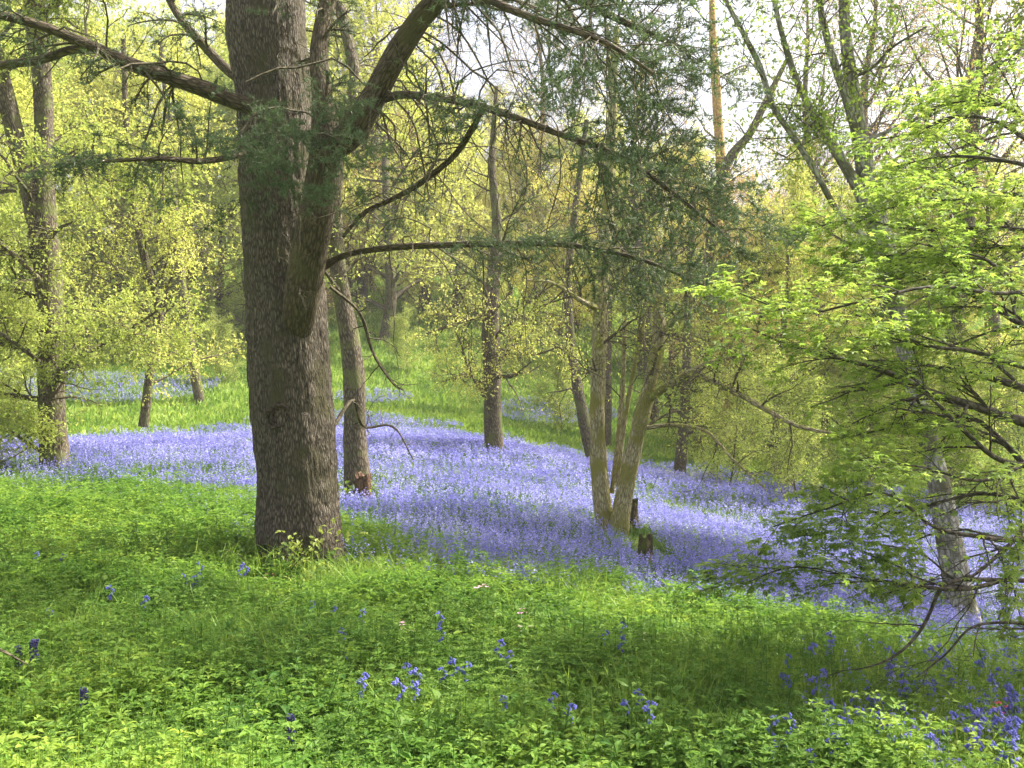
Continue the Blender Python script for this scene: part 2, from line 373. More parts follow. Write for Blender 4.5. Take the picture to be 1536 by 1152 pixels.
# ------------------------------------------------------------------ vegetation zones (on the ground plan)
CRX = [-400, 0, 150, 260, 380, 520, 700, 900, 1050, 1200, 1350, 1536, 1900]
CRY = [705, 702, 712, 735, 775, 812, 850, 905, 930, 955, 985, 1005, 1040]
FAX = [-400, 0, 230, 400, 560, 640, 760, 880, 1000, 1200, 1400, 1900]
FAY = [690, 668, 655, 640, 650, 640, 660, 690, 712, 735, 760, 820]
def zone(x, y):
    z = gz(x, y); px, py = project(x, y, z)
    j = n2(x, y, 1.1, 1.3) * 22 + n2(x, y, 0.35, 8.3) * 16 + n2(x, y, 3.7, 2.3) * 20
    near = py + j > np.interp(px, CRX, CRY)
    far = py + j * .5 < np.interp(px, FAX, FAY)
    return z, px, py, near, far
def scatter(n, x0, x1, y0, y1, power=1.0, rg=None):
    rg = rg or rng
    u = rg.random(n) ** power
    y = y0 + (y1 - y0) * u
    # frustum shaped plan a bit wider than the view
    hw = 0.56 * y + 1.2
    x = rg.uniform(-1, 1, n) * hw
    return x, y

def build_ground_cover():
    # leafy undergrowth of the near bank
    rg = np.random.default_rng(11)
    g1 = Geo(); g2 = Geo(); g3 = Geo()
    x, y = scatter(30000, 0, 0, 3.0, 13.0, 1.0, rg)
    z, px, py, near, far = zone(x, y)
    patch = n2(x, y, 1.3, 4.1) + 0.5 * n2(x, y, 3.3, 9.1)
    k = near & (patch > -0.75)
    x, y, z, patch = x[k], y[k], z[k], patch[k]
    h = 0.12 + 0.18 * rg.random(len(x)) ** 2 + 0.17 * np.clip(patch, -.6, 1) + .08 * np.clip(-x / 3, 0, 1)
    h *= 1 - .65 * np.exp(-(((x + 1.8) / 1.0) ** 2 + ((y - 8.0) / .9) ** 2))
    # whorled plants: stem with 3 tiers of leaves
    for tier, (hf, nl, ls) in enumerate(((0.4, 5, .058), (0.75, 6, .050), (1.0, 6, .034))):
        N = len(x); a = rg.uniform(0, 6.28, (N, nl)) * .25 + np.arange(nl)[None] / nl * 6.28 + rg.uniform(0, 6.28, (N, 1))
        lean = rg.normal(size=(N, 2)) * 0.03
        px_ = x + lean[:, 0] * (tier + 1); py_ = y + lean[:, 1] * (tier + 1)
        pos = np.stack([np.repeat(px_, nl), np.repeat(py_, nl), np.repeat(z + h * hf, nl) + rg.normal(size=N * nl) * .008], -1)
        d = np.stack([np.cos(a).ravel(), np.sin(a).ravel(), rg.normal(size=N * nl) * .25 + .18], -1)
        plant_r = np.clip(np.repeat(rg.random(N), nl) * .7 + rg.random(N * nl) * .3, 0, 1)
        near_m = np.repeat(y < 6.5, nl)
        sz = ls * np.repeat(rg.uniform(.55, 1.3, N), nl)
        pos = pos + nz(d) * .006
        leaves(g1, pos[near_m], d[near_m], sz[near_m], nup=.75, wr=.46, kind='near', rg=rg, rnd=plant_r[near_m])
        m2 = ~near_m
        leaves(g1, pos[m2], d[m2], sz[m2] * 1.1, nup=.7, wr=.5, kind='leaf', rg=rg, droop=.12, rnd=plant_r[m2])
    P = np.stack([np.stack([x, y, z - .02], -1), np.stack([x + .01, y, z + h], -1)], 1)
    kk = y < 7
    tubes(g1, P[kk], np.full((kk.sum(), 2), .0016), 3, rnd=rg.random(kk.sum()))
    # broad leaved herbs standing above the rest
    x, y = scatter(4200, 0, 0, 3.2, 13, .9, rg); z, px, py, near, far = zone(x, y)
    k = near & (n2(x, y, 1.0, 31.1) + rg.normal(size=len(x)) * .3 > .0) & (np.hypot(x + 1.8, y - 8) > 1.0); x, y, z = x[k], y[k], z[k]; N = len(x); h = rg.uniform(.22, .40, N)
    P = np.stack([np.stack([x, y, z], -1), np.stack([x + rg.normal(size=N) * .02, y, z + h * .6], -1), np.stack([x + rg.normal(size=N) * .04, y, z + h], -1)], 1)
    tubes(g3, P, np.full((N, 3), .0025), 3, rnd=rg.random(N))
    p, d = along(P, 7, .3, rg); a = rg.uniform(0, 6.28, len(p)); d = np.stack([np.cos(a), np.sin(a), .25 + rg.normal(size=len(p)) * .25], -1)
    leaves(g3, p + d * .012, d, rg.uniform(.035, .065, len(p)), nup=.7, wr=.55, kind='near', rg=rg, droop=.1)
    # cleavers: slim stems with many little whorls
    x, y = scatter(9000, 0, 0, 3.2, 13, .9, rg); z, px, py, near, far = zone(x, y)
    k = near & (n2(x, y, 1.4, 41.1) + rg.normal(size=len(x)) * .3 > .1) & (np.hypot(x + 1.8, y - 8) > .9); x, y, z = x[k], y[k], z[k]; N = len(x); h = rg.uniform(.2, .42, N)
    lx, ly = rg.normal(size=N) * .08, rg.normal(size=N) * .08
    P = np.stack([np.stack([x, y, z], -1), np.stack([x + lx * .4, y + ly * .4, z + h * .6], -1), np.stack([x + lx, y + ly, z + h], -1)], 1)
    tubes(g3, P, np.full((N, 3), .0014), 3, rnd=rg.random(N))
    for tt in (.45, .6, .75, .88, .98):
        c, _ = interp(P, np.full((N, 1), tt)); c = np.repeat(c[:, 0], 6, 0); a = (np.arange(N * 6) * 1.047 + np.repeat(rg.random(N), 6))
        leaves(g3, c, np.stack([np.cos(a), np.sin(a), .3 + 0 * a], -1), np.full(len(c), .030), nup=.5, wr=.28, kind='leaf', rg=rg)
    obj('herbs', g3, M['herb'], kind='stuff')
    obj('undergrowth', g1, M['ground_leaf'], kind='stuff')
    # last year's leaves lying low between the plants
    g4 = Geo(); x, y = scatter(5000, 0, 0, 3.2, 13, 1, rg); z, px, py, near, far = zone(x, y); k = near; x, y, z = x[k], y[k], z[k]; N = len(x)
    leaves(g4, np.stack([x, y, z + rg.uniform(.0, .09, N)], -1), rg.normal(size=(N, 3)) * [1, 1, .3], np.full(N, .06), nup=.6, wr=.6, kind='near', rg=rg)
    obj('fallen_leaves', g4, M['litter'], kind='stuff')
    # grass blades on the near bank
    x, y = scatter(230000, 0, 0, 3.0, 13.5, 1.0, rg)
    z, px, py, near, far = zone(x, y)
    dens = n2(x, y, 0.9, 14.1) + .6 * n2(x, y, 2.7, 19.1) + rg.normal(size=len(x)) * .25 + np.clip((y - 7) * .14, -.15, .5)
    k = near & (dens > 0.02)
    x, y, z = x[k], y[k], z[k]
    N = len(x); d = np.stack([rg.normal(size=N) * .3, rg.normal(size=N) * .3, np.ones(N)], -1)
    leaves(g2, np.stack([x, y, z - .01], -1), d, rg.uniform(.16, .36, N), nup=0, wr=.026, kind='blade', rg=rg)
    # meadow grass and low herbs beyond the flowers, up the far slope
    x, y = scatter(260000, 0, 0, 15, 78, 1.2, rg)
    z, px, py, near, far = zone(x, y)
    k = far & (rg.random(len(x)) < .9); x, y, z = x[k], y[k], z[k]
    N = len(x); d = np.stack([rg.normal(size=N) * .5, rg.normal(size=N) * .5, np.ones(N)], -1)
    leaves(g2, np.stack([x, y, z - .02], -1), d, rg.uniform(.1, .24, N) * (0.7 + y / 60), nup=.35, wr=.3, kind='leaf', rg=rg)
    obj('grass', g2, M['grass'], kind='stuff')

def spikes(gb, gl, x, y, z, hgt, rg, bells=6, bs=.02, blades=4):
    N = len(x)
    lean = rg.normal(size=(N, 2)) * .18
    top = np.stack([x + lean[:, 0] * hgt, y + lean[:, 1] * hgt, z + hgt], -1); base = np.stack([x, y, z], -1)
    for b in range(bells):
        f = 0.55 + 0.45 * (b + rg.random(N)) / bells
        pos = base + (top - base) * f[:, None]
        a = rg.uniform(0, 6.28, N); d = np.stack([np.cos(a), np.sin(a), -.6 + rg.normal(size=N) * .4], -1)
        leaves(gb, pos, d, np.full(N, bs), nup=.3, wr=.75, fold=.2, rg=rg)
    if blades:
        a = rg.uniform(0, 6.28, (N, blades)); bb = np.repeat(base, blades, 0)
        d = np.stack([np.cos(a).ravel() * .55, np.sin(a).ravel() * .55, np.ones(N * blades)], -1)
        leaves(gl, bb, d, np.repeat(hgt, blades) * .9, nup=0, wr=.07, kind='blade', rg=rg, droop=.3)

def build_bluebells():
    rg = np.random.default_rng(21)
    gb = Geo(); gl = Geo()
    x, y = scatter(105000, 0, 0, 8.0, 40, 1.15, rg)
    z, px, py, near, far = zone(x, y)
    streak = 1.1 * n2(x * .45 + y * .25, y * 1.3 + x * .3, .6, 6.1) + .45 * n2(x, y, 1.9, 4.7)
    keep = (~near) & (~far) & (streak + rg.random(len(x)) * 1.1 > .0)
    # patches on the far slope
    pf = far & (((np.hypot((px - 640) / 90, (py - 505) / 22) < 1) | (np.hypot((px - 840) / 100, (py - 620) / 22) < 1) | (np.hypot((px - 520) / 90, (py - 640) / 16) < 1)
                 | (np.hypot((px - 150) / 190, (py - 570) / 40) < 1) | (np.hypot((px - 560) / 60, (py - 600) / 10) < 1) | (np.hypot((px - 780) / 80, (py - 545) / 8) < 1)) & (rg.random(len(x)) < .8))
    # straggling edge into the near bank
    edge = near & (py - np.interp(px, CRX, CRY) < 60) & (rg.random(len(x)) < .34 * (n2(x, y, 1.6, 12.0) + .7))
    k = keep | pf | edge
    for (sx, sy) in ((968, 12.0), (946, 13.4), (915, 13.9), (545, 14.7), (742, 24), (1445, 11), (82, 17)):
        X0 = (sx - 768) / F * sy; k &= ~((np.abs(x - X0) < .28) & (y > sy - 1.1) & (y < sy + .3))
    x, y, z = x[k], y[k], z[k]
    sc = 1 + np.clip((y - 14) / 40, 0, .8)
    h = rg.uniform(.2, .33, len(x))
    for lo, hi, nb, bs in ((0, 13, 8, .023), (13, 20, 6, .031), (20, 90, 5, .045)):
        s = (y >= lo) & (y < hi)
        spikes(gb, gl, x[s], y[s], z[s], h[s], rg, bells=nb, bs=bs, blades=3 if hi < 90 else 2)
    # more leaves under the flowers
    x, y = scatter(60000, 0, 0, 8.0, 34, 1.0, rg)
    z, px, py, near, far = zone(x, y); k = (~near) & (~far); x, y, z = x[k], y[k], z[k]; N = len(x)
    d = np.stack([rg.normal(size=N) * .6, rg.normal(size=N) * .6, np.ones(N)], -1)
    leaves(gl, np.stack([x, y, z - .01], -1), d, rg.uniform(.12, .24, N), nup=0, wr=.09, kind='blade', rg=rg, droop=.4)
    # lower right corner, thick drifts in shade
    x, y = scatter(26000, 0, 0, 3.6, 11, 1.0, rg)
    z, px, py, near, far = zone(x, y)
    c = np.clip((px - 1180) / 300, 0, 1) * np.clip((py - 930) / 60, 0, 1) * (.35 + .65 * np.clip(n2(x, y, 1.4, 7.7) * 2 + .4, 0, 1))
    k = near & (rg.random(len(x)) < c * .3) & (px < 1700); x, y, z = x[k], y[k], z[k]
    spikes(gb, gl, x, y, z, rg.uniform(.2, .3, len(x)), rg, bells=9, bs=.024, blades=4)
    obj('bluebell_carpet', gb, M['bell'], kind='stuff')
    obj('bluebell_leaves', gl, M['strap'], kind='stuff')
build_ground_cover(); build_bluebells()

# ------------------------------------------------------------------ hero tree helpers
def poly(spec, n=None):
    """spec: (px, py, distance, width in px) -> smooth centre line and radii in metres"""
    P = np.array([at(a, b, c) for a, b, c, w in spec]); R = np.array([w / 2 / F * c for a, b, c, w in spec])
    return resample(P, R, n or max(8, 5 * len(spec)))
def foot(px, py, Y):
    p = at(px, py, Y); return np.array([p[0], p[1], float(gz(p[0], p[1]))])

# ------------------------------------------------------------------ the big cedar
def cedar_sprays(gw, gn, limbs, rg, n1=10, n2_=12, l1=(.5, 1.0), l2=(.15, .4), droop=-.12, needles=26, nl=.035, t0=.3, bare=False, dens=1.0):
    for P, R in limbs:
        P = P[None]; R = R[None]
        A, AR = sprout(P, R, n1, l1, ang=(45, 80), t0=t0, grav=droop, wig=.12, npts=6, rfac=.35, flat=.75, rg=rg, taper=.3, tl=.3, rmin=.003)
        tubes(gw, A, np.minimum(AR, .012), 4)
        B, BR = sprout(A, np.minimum(AR, .01), n2_, l2, ang=(35, 70), t0=.1, grav=droop * .8, wig=.12, npts=5, rfac=.5, flat=.75, rg=rg, rmin=.0018)
        tubes(gw, B, BR, 3)
        if bare: continue
        C, CR = sprout(B, BR, 3, (.06, .16), ang=(30, 60), t0=.1, grav=droop, wig=.1, npts=3, rfac=.6, flat=.7, rg=rg, rmin=.0014)
        tubes(gw, C, CR, 3)
        for S, nn in ((A, needles), (B, needles), (C, int(needles * .5))):
            nc = max(4, int(nn / 2.6)); p, d = along(S, nc, .1, rg)      # rosettes
            p = np.repeat(p, 4, 0); d = np.repeat(d, 4, 0)
            v = nz(rg.normal(size=p.shape) + d * .5 + np.array([0, 0, .25]))
            leaves(gn, p, v, np.full(len(p), nl), nup=0, wr=.16, kind='needle', rg=rg)

def big_cedar():
    rg = np.random.default_rng(5)
    base = foot(452, 845, 8.7)
    t = thing('cedar_tree', 'huge conifer with thick furrowed trunk, round branch scar and big forked limb', 'tree', base)
    spec = [(462, 900, 8.75, 190), (455, 862, 8.72, 160), (451, 820, 8.7, 140), (446, 740, 8.7, 127), (440, 620, 8.7, 130), (432, 500, 8.7, 127), (425, 400, 8.7, 124),
            (418, 280, 8.7, 118), (412, 150, 8.7, 122), (402, 60, 8.7, 126), (398, -60, 8.75, 118), (396, -300, 8.8, 100), (400, -700, 8.9, 70), (402, -1200, 9.0, 30)]
    P, R = poly(spec, 420); R = R * .91
    def fl(L, th):
        k = np.exp(-L / .22)
        return 1 + np.exp(-L / .45) * (.11 * np.sin(th * 5 + 1) + .08 * np.sin(th * 3 + 2.2) + .13) + .014 * np.sin(th * 9 + L * 1.3) + .022 * np.sin(th * 4 + L * .9) + .02 * np.sin(L * 4.1 + th)
    g = Geo(); tubes(g, P, R, 160, rough=.03, rscale=1.6, flare=fl)
    V = g.V[0].reshape(420, 160, 3); th = np.linspace(0, 2 * np.pi, 160, endpoint=False)
    q = g.rest[0].reshape(420, 160, 3); c_ = V.mean(1, keepdims=True); rad_ = nz(V - c_)
    fur = np.abs(vnoise(q * np.array([26, 26, 5.]))) * .6 + .4 * np.abs(vnoise(q * np.array([50, 50, 11.]) + 7))
    g.V[0] = (V + rad_ * ((fur - .25) * .03)[..., None]).reshape(-1, 3).astype(np.float32)
    trunk = obj('trunk', g, M['cedar_bark'], t, smooth=True)
    # round scar of an old branch: raised ring with a hollow
    c = at(430, 622, 8.7) + np.array([0, -.352, 0]); g = Geo()
    a = np.linspace(0, 2 * np.pi, 25)[:-1]
    for rr, th_, a0, a1, dy in ((.088, .026, -.9, 3.7, .0), (.092, .020, 3.5, 5.8, .002), (.050, .014, 1.0, 4.6, -.004)):
        aa = np.linspace(a0, a1, 22); w_ = 1 + .13 * np.sin(2 * aa + .6) + .05 * np.sin(5 * aa)
        ring = np.stack([c[0] + rr * .9 * np.cos(aa) * w_, c[1] + dy + rr * .12 * np.cos(aa) ** 2, c[2] + rr * 1.1 * np.sin(aa) * w_], -1)
        tubes(g, ring, th_ * np.sin(np.linspace(.35, 2.8, 22)), 8, rough=.3, rscale=18)
    gi = np.stack([c[0] + .05 * np.cos(a), np.full(24, c[1] + .005), c[2] + .05 * np.sin(a)], -1)
    vv = np.concatenate([[c + [0, .03, 0]], gi]); g.add(vv, T=[[0, i + 1, (i + 1) % 24 + 1] for i in range(24)])
    obj('branch_scar', g, M['scar'], trunk, smooth=True, origin=tuple(t.location))
    limbs = {
        'a': [(448, 505, 8.52, 38), (449, 474, 8.41, 50), (454, 438, 8.30, 54), (463, 380, 8.17, 54), (480, 300, 8.05, 52), (490, 220, 8.0, 50), (484, 150, 8.05, 32), (478, 80, 8.15, 27), (490, 10, 8.3, 25), (505, -80, 8.4, 22), (530, -300, 8.6, 14)],
        'b': [(492, 232, 8.0, 34), (525, 200, 7.9, 42), (560, 145, 7.8, 38), (590, 90, 7.7, 36), (625, 35, 7.6, 34), (665, -15, 7.5, 32), (720, -110, 7.3, 24), (800, -260, 7.0, 14)],
        'c': [(400, 170, 8.5, 24), (330, 142, 8.3, 26), (260, 118, 8.1, 22), (200, 98, 7.9, 20), (130, 66, 7.7, 17), (60, 38, 7.5, 14), (-20, 18, 7.3, 12), (-140, -10, 7.0, 8)],
        'd': [(150, 74, 7.75, 14), (105, 75, 7.8, 13), (60, 90, 7.9, 13), (0, 98, 8.0, 12), (-80, 110, 8.1, 9)],
        'e': [(385, 130, 8.8, 16), (345, 108, 9.0, 15), (300, 62, 9.2, 13), (265, 20, 9.4, 11), (235, -40, 9.6, 9)],
        'f': [(575, 148, 7.8, 14), (610, 142, 7.6, 12), (690, 152, 7.2, 12), (760, 172, 6.9, 11), (850, 205, 6.6, 10), (930, 235, 6.4, 8), (1010, 290, 6.2, 7), (1085, 350, 6.1, 4)],
        'g': [(480, 402, 8.6, 16), (520, 382, 8.3, 9), (580, 372, 8.0, 10), (650, 368, 7.8, 10), (740, 366, 7.5, 10), (830, 366, 7.3, 9), (900, 375, 7.1, 7), (970, 392, 7.0, 6), (1060, 430, 6.9, 4)],
        'h': [(722, 165, 7.1, 8), (710, 190, 7.2, 9), (680, 235, 7.5, 9), (630, 275, 7.8, 9), (590, 298, 8.1, 8), (545, 320, 8.4, 7), (515, 355, 8.6, 5)],
        'i': [(400, -120, 8.7, 30), (500, -130, 8.0, 24), (640, -90, 7.4, 20), (800, -30, 6.9, 15), (930, 30, 6.6, 11), (1040, 80, 6.4, 6)],
        'j': [(400, -60, 8.7, 26), (480, -60, 7.6, 20), (640, -40, 6.6, 16), (780, 20, 6.0, 12), (900, 60, 5.7, 8), (980, 110, 5.6, 5)],
        'k': [(380, 220, 8.5, 12), (345, 235, 8.0, 10), (300, 242, 7.6, 9), (250, 238, 7.3, 8), (190, 240, 7.1, 6), (100, 246, 7.0, 3)],
        'l': [(400, 200, 8.4, 6), (440, 205, 7.6, 4), (480, 200, 7.0, 3), (520, 215, 6.7, 2)],
        'm': [(380, 160, 8.4, 6), (385, 200, 7.7, 4), (400, 260, 7.3, 3), (420, 310, 7.1, 2)],
        'n': [(402, -500, 8.8, 26), (650, -420, 10.5, 20), (950, -250, 12.5, 14), (1150, -180, 14, 6)],
        'o': [(402, -420, 8.8, 26), (150, -380, 10, 18), (-150, -300, 11.5, 8)],
        'p': [(402, -650, 8.9, 22), (560, -600, 5.5, 14), (800, -700, 3.5, 6)],
    }
    L = {k: poly(v) for k, v in limbs.items()}
    for k, (p, r) in L.items():
        g = Geo(); tubes(g, p, r, 20 if k in 'ab' else 10, rough=.07, rscale=3); obj('branch', g, M['cedar_limb'], t, smooth=True)
    gw, gn = Geo(), Geo()
    S = lambda k, a=0.0, b=1.0: (L[k][0][int(a * len(L[k][0])):max(2, int(b * len(L[k][0])))], L[k][1][int(a * len(L[k][1])):max(2, int(b * len(L[k][1])))])
    cedar_sprays(gw, gn, [S('i', .15), S('i', .4), S('j', .25), S('j', .5), S('b', .6)], rg, n1=15, n2_=9, l1=(.6, 1.5), l2=(.2, .5), droop=-.05, t0=.05)
    cedar_sprays(gw, gn, [S('f', .5)], rg, n1=22, n2_=11, l1=(.45, 1.15), droop=-.16, t0=.2)
    cedar_sprays(gw, gn, [S('f', .1, .6)], rg, n1=12, n2_=8, l1=(.2, .5), droop=-.1, t0=.1, needles=14)
    cedar_sprays(gw, gn, [S('g', .35)], rg, n1=24, n2_=11, l1=(.3, .7), droop=-.1, t0=.05, needles=22)
    cedar_sprays(gw, gn, [S('h', .05, .8), S('a', .5, .9)], rg, n1=9, n2_=7, l1=(.2, .5), droop=-.1, t0=.1, needles=12)
    cedar_sprays(gw, gn, [S('k'), S('l'), S('m')], rg, n1=13, n2_=8, l1=(.35, .8), droop=-.08, t0=.2)
    cedar_sprays(gw, gn, [S('c', .15, .8), S('e', .3)], rg, n1=10, n2_=9, l1=(.3, .7), droop=-.15, t0=.1, needles=14)
    cedar_sprays(gw, gn, [S('n'), S('o'), S('p')], rg, n1=14, n2_=10, l1=(.8, 1.6), droop=-.05, t0=.1)
    # bare hanging twigs
    for k, n1 in (('b', 26), ('f', 30), ('g', 24), ('h', 26), ('a', 8), ('c', 14), ('i', 14)):
        P, R = S(k, .15)
        A, AR = sprout(P[None], R[None], n1, (.5, 1.3), ang=(50, 100), t0=.0, grav=-.28, wig=.22, npts=9, rfac=.25, flat=.3, up=-.1, rg=rg, tl=.2, rmin=.003)
        AR = np.minimum(AR, .009); tubes(gw, A, AR, 4)
        B, BR = sprout(A, AR, 7, (.12, .5), ang=(30, 80), t0=.1, grav=-.12, wig=.25, npts=6, rfac=.5, rg=rg, rmin=.0016); tubes(gw, B, BR, 3)
        C, CR = sprout(B, BR, 3, (.05, .2), ang=(30, 80), t0=.1, grav=-.05, wig=.2, npts=4, rfac=.7, rg=rg, rmin=.0012); tubes(gw, C, CR, 3)
    # bare branches fanning from the trunk's right side low down
    sp = [[(495, 430, 8.8, 6), (540, 470, 8.9, 5), (560, 530, 9.0, 5), (590, 575, 9.0, 4), (605, 585, 9.0, 2)],
          [(500, 640, 8.9, 7), (530, 600, 9.2, 5), (545, 640, 9.4, 4), (590, 640, 9.5, 3), (620, 690, 9.6, 2)]]
    for s_ in sp:
        P, R = poly(s_, 20); tubes(gw, P, R, 5, rough=.1)
        A, AR = sprout(P[None], R[None], 12, (.2, .6), ang=(40, 90), grav=-.1, wig=.25, npts=7, rfac=.5, rg=rg, rmin=.002); tubes(gw, A, AR, 3)
        B, BR = sprout(A, AR, 4, (.08, .25), grav=-.05, wig=.25, npts=5, rfac=.6, rg=rg, rmin=.0014); tubes(gw, B, BR, 3)
    obj('twigs', gw, M['twig'], t, kind='stuff'); obj('crown', gn, M['needles'], t)
    return t
big_cedar()

# ------------------------------------------------------------------ middle distance trees
def broadleaf(name, label, trunks, bark, leafmat, base, rg, limbspec=(), n1=7, n2_=7, n3=7, lpt=5, l1=(1.5, 3), l2=(.6, 1.4), l3=(.25, .6), leaf=.05, t0=.35,
              grav=(.0, -.02, -.03), ang=(50, 80), sides=24, rough=.08, nup=.5, flat=.3, up=0.1, group=None, flarek=.25, wr=.55, sprout_on=None, leafkind='leaf', limbmat=None, tkb=0):
    t = thing(name, label, 'tree', base, group)
    L = []
    for i, s in enumerate(trunks):
        P, R = poly(s, 60)
        def fl(Lh, th): return 1 + np.exp(-Lh / .18) * flarek * (.5 + .5 * np.sin(th * 4 + i)) + .02 * np.sin(th * 5 + Lh * 2)
        g = Geo(); tubes(g, P, R, sides, rough=rough, rscale=3.0, flare=fl); obj('trunk', g, bark, t, smooth=True)
        L.append((P, R))
    gw, gl = Geo(), Geo()
    for s in limbspec:
        P, R = poly(s, 24); g = Geo(); tubes(g, P, R, 8, rough=.08, rscale=5); obj('branch', g, limbmat or bark, t, smooth=True); L.append((P, R))
    for i, (P, R) in enumerate(L):
        if sprout_on is not None and i not in sprout_on: continue
        is_limb = i >= len(trunks); k = .45 if is_limb else 1.0
        A, AR = sprout(P[None], R[None], n1, (l1[0] * k, l1[1] * k), ang=ang, t0=.15 if is_limb else t0, grav=grav[0], wig=.16, npts=8, rfac=.28 if not is_limb else .5, up=up, rg=rg, flat=flat, tl=.35, rmin=.006)
        AR = np.minimum(AR, .05); tubes(gw, A, AR, 5, rough=.05)
        B, BR = sprout(A, AR, n2_, (l2[0] * k, l2[1] * k), t0=.15, grav=grav[1], wig=.2, npts=6, rfac=.5, rg=rg, flat=flat, tl=.4, rmin=.003); tubes(gw, B, BR, 4)
        C, CR = sprout(B, BR, n3, l3, t0=.1, grav=grav[2], wig=.2, npts=4, rfac=.6, rg=rg, flat=flat, tl=.3, rmin=.0016); tubes(gw, C, CR, 3)
        for S, n in ((B, lpt), (C, lpt)):
            p, d = along(S, n, .2, rg); d = d + rg.normal(size=d.shape) * .8
            leaves(gl, p, d, np.full(len(p), leaf), nup=nup, wr=wr, rg=rg, kind=leafkind)
    obj('branches', gw, M['twig'], t, kind='stuff'); obj('crown', gl, leafmat, t)
    return t

rgt = np.random.default_rng(31)
broadleaf('beech_tree', 'slender dark tree at the left edge with a leaning second stem', [
    [(84, 740, 17, 48), (82, 705, 17, 42), (78, 600, 17, 38), (76, 480, 17, 38), (70, 380, 17, 38), (66, 260, 17, 28), (64, 130, 17, 27), (52, 0, 17, 30), (60, -200, 17, 24), (70, -420, 17, 12)],
    [(62, 400, 17, 20), (45, 290, 16.9, 26), (20, 190, 16.8, 26), (0, 110, 16.6, 24), (-30, 0, 16.4, 20), (-70, -160, 16.2, 12)]],
    M['brown_bark'], M['lime'], foot(82, 705, 17), rgt,
    limbspec=[[(80, 560, 17, 8), (130, 530, 16.5, 7), (200, 490, 16, 5), (260, 450, 15.5, 3)], [(75, 440, 17, 9), (40, 400, 16.5, 8), (-20, 350, 16, 6), (-80, 330, 15.6, 4)],
              [(80, 560, 17, 7), (30, 520, 16.3, 6), (-30, 480, 16, 4)], [(66, 680, 17, 6), (20, 650, 16.5, 5), (-20, 620, 16, 4)], [(70, 250, 17, 8), (110, 240, 16, 8), (180, 238, 15, 7), (250, 255, 14.6, 4)],
              [(50, 30, 17, 10), (90, 0, 16.6, 10), (120, -50, 16, 6)]],
    n1=14, n2_=8, n3=7, lpt=6, l1=(1.2, 2.8), l2=(.5, 1.2), t0=.15, leaf=.06, grav=(-.03, -.05, -.05), nup=.6)
broadleaf('birch_tree', 'mossy pale brown trunk with a swollen rotten base just behind the big conifer', [
    [(538, 790, 15, 44), (537, 752, 15, 42), (536, 715, 15, 40), (533, 660, 15, 34), (532, 590, 15, 33), (526, 520, 15, 30), (514, 450, 15, 26), (506, 390, 15, 24), (503, 300, 15, 20), (512, 200, 15, 18), (533, 120, 15.2, 17), (515, 30, 15.4, 16), (496, -80, 15.6, 14), (480, -300, 16, 8)]],
    M['brown_bark'], M['lime'], foot(537, 750, 15), rgt, n1=16, n2_=8, n3=6, lpt=5, l1=(1.2, 2.8), l2=(.5, 1.1), t0=.45, leaf=.06, grav=(-.02, -.05, -.05), flarek=.35)
broadleaf('oak_tree', 'straight dark trunk standing alone in the middle of the bluebells', [
    [(743, 705, 24, 38), (742, 680, 24, 31), (740, 640, 24, 27), (738, 560, 24, 26), (736, 500, 24, 26), (739, 430, 24, 21), (745, 340, 24, 15), (738, 240, 24, 10), (745, 130, 24, 6)]],
    M['brown_bark'], M['spring'], foot(742, 680, 24), rgt, limbspec=[[(738, 530, 24, 6), (770, 525, 23.5, 5), (800, 532, 23, 4), (840, 520, 22.6, 2)], [(738, 470, 24, 6), (700, 480, 23.5, 5), (640, 500, 23, 3)], [(730, 590, 24, 4), (700, 560, 23.4, 4), (680, 570, 23, 2)]],
    n1=12, n2_=7, n3=6, lpt=3, l1=(1.2, 2.8), l2=(.6, 1.2), t0=.28, leaf=.06, grav=(.0, -.04, -.04))
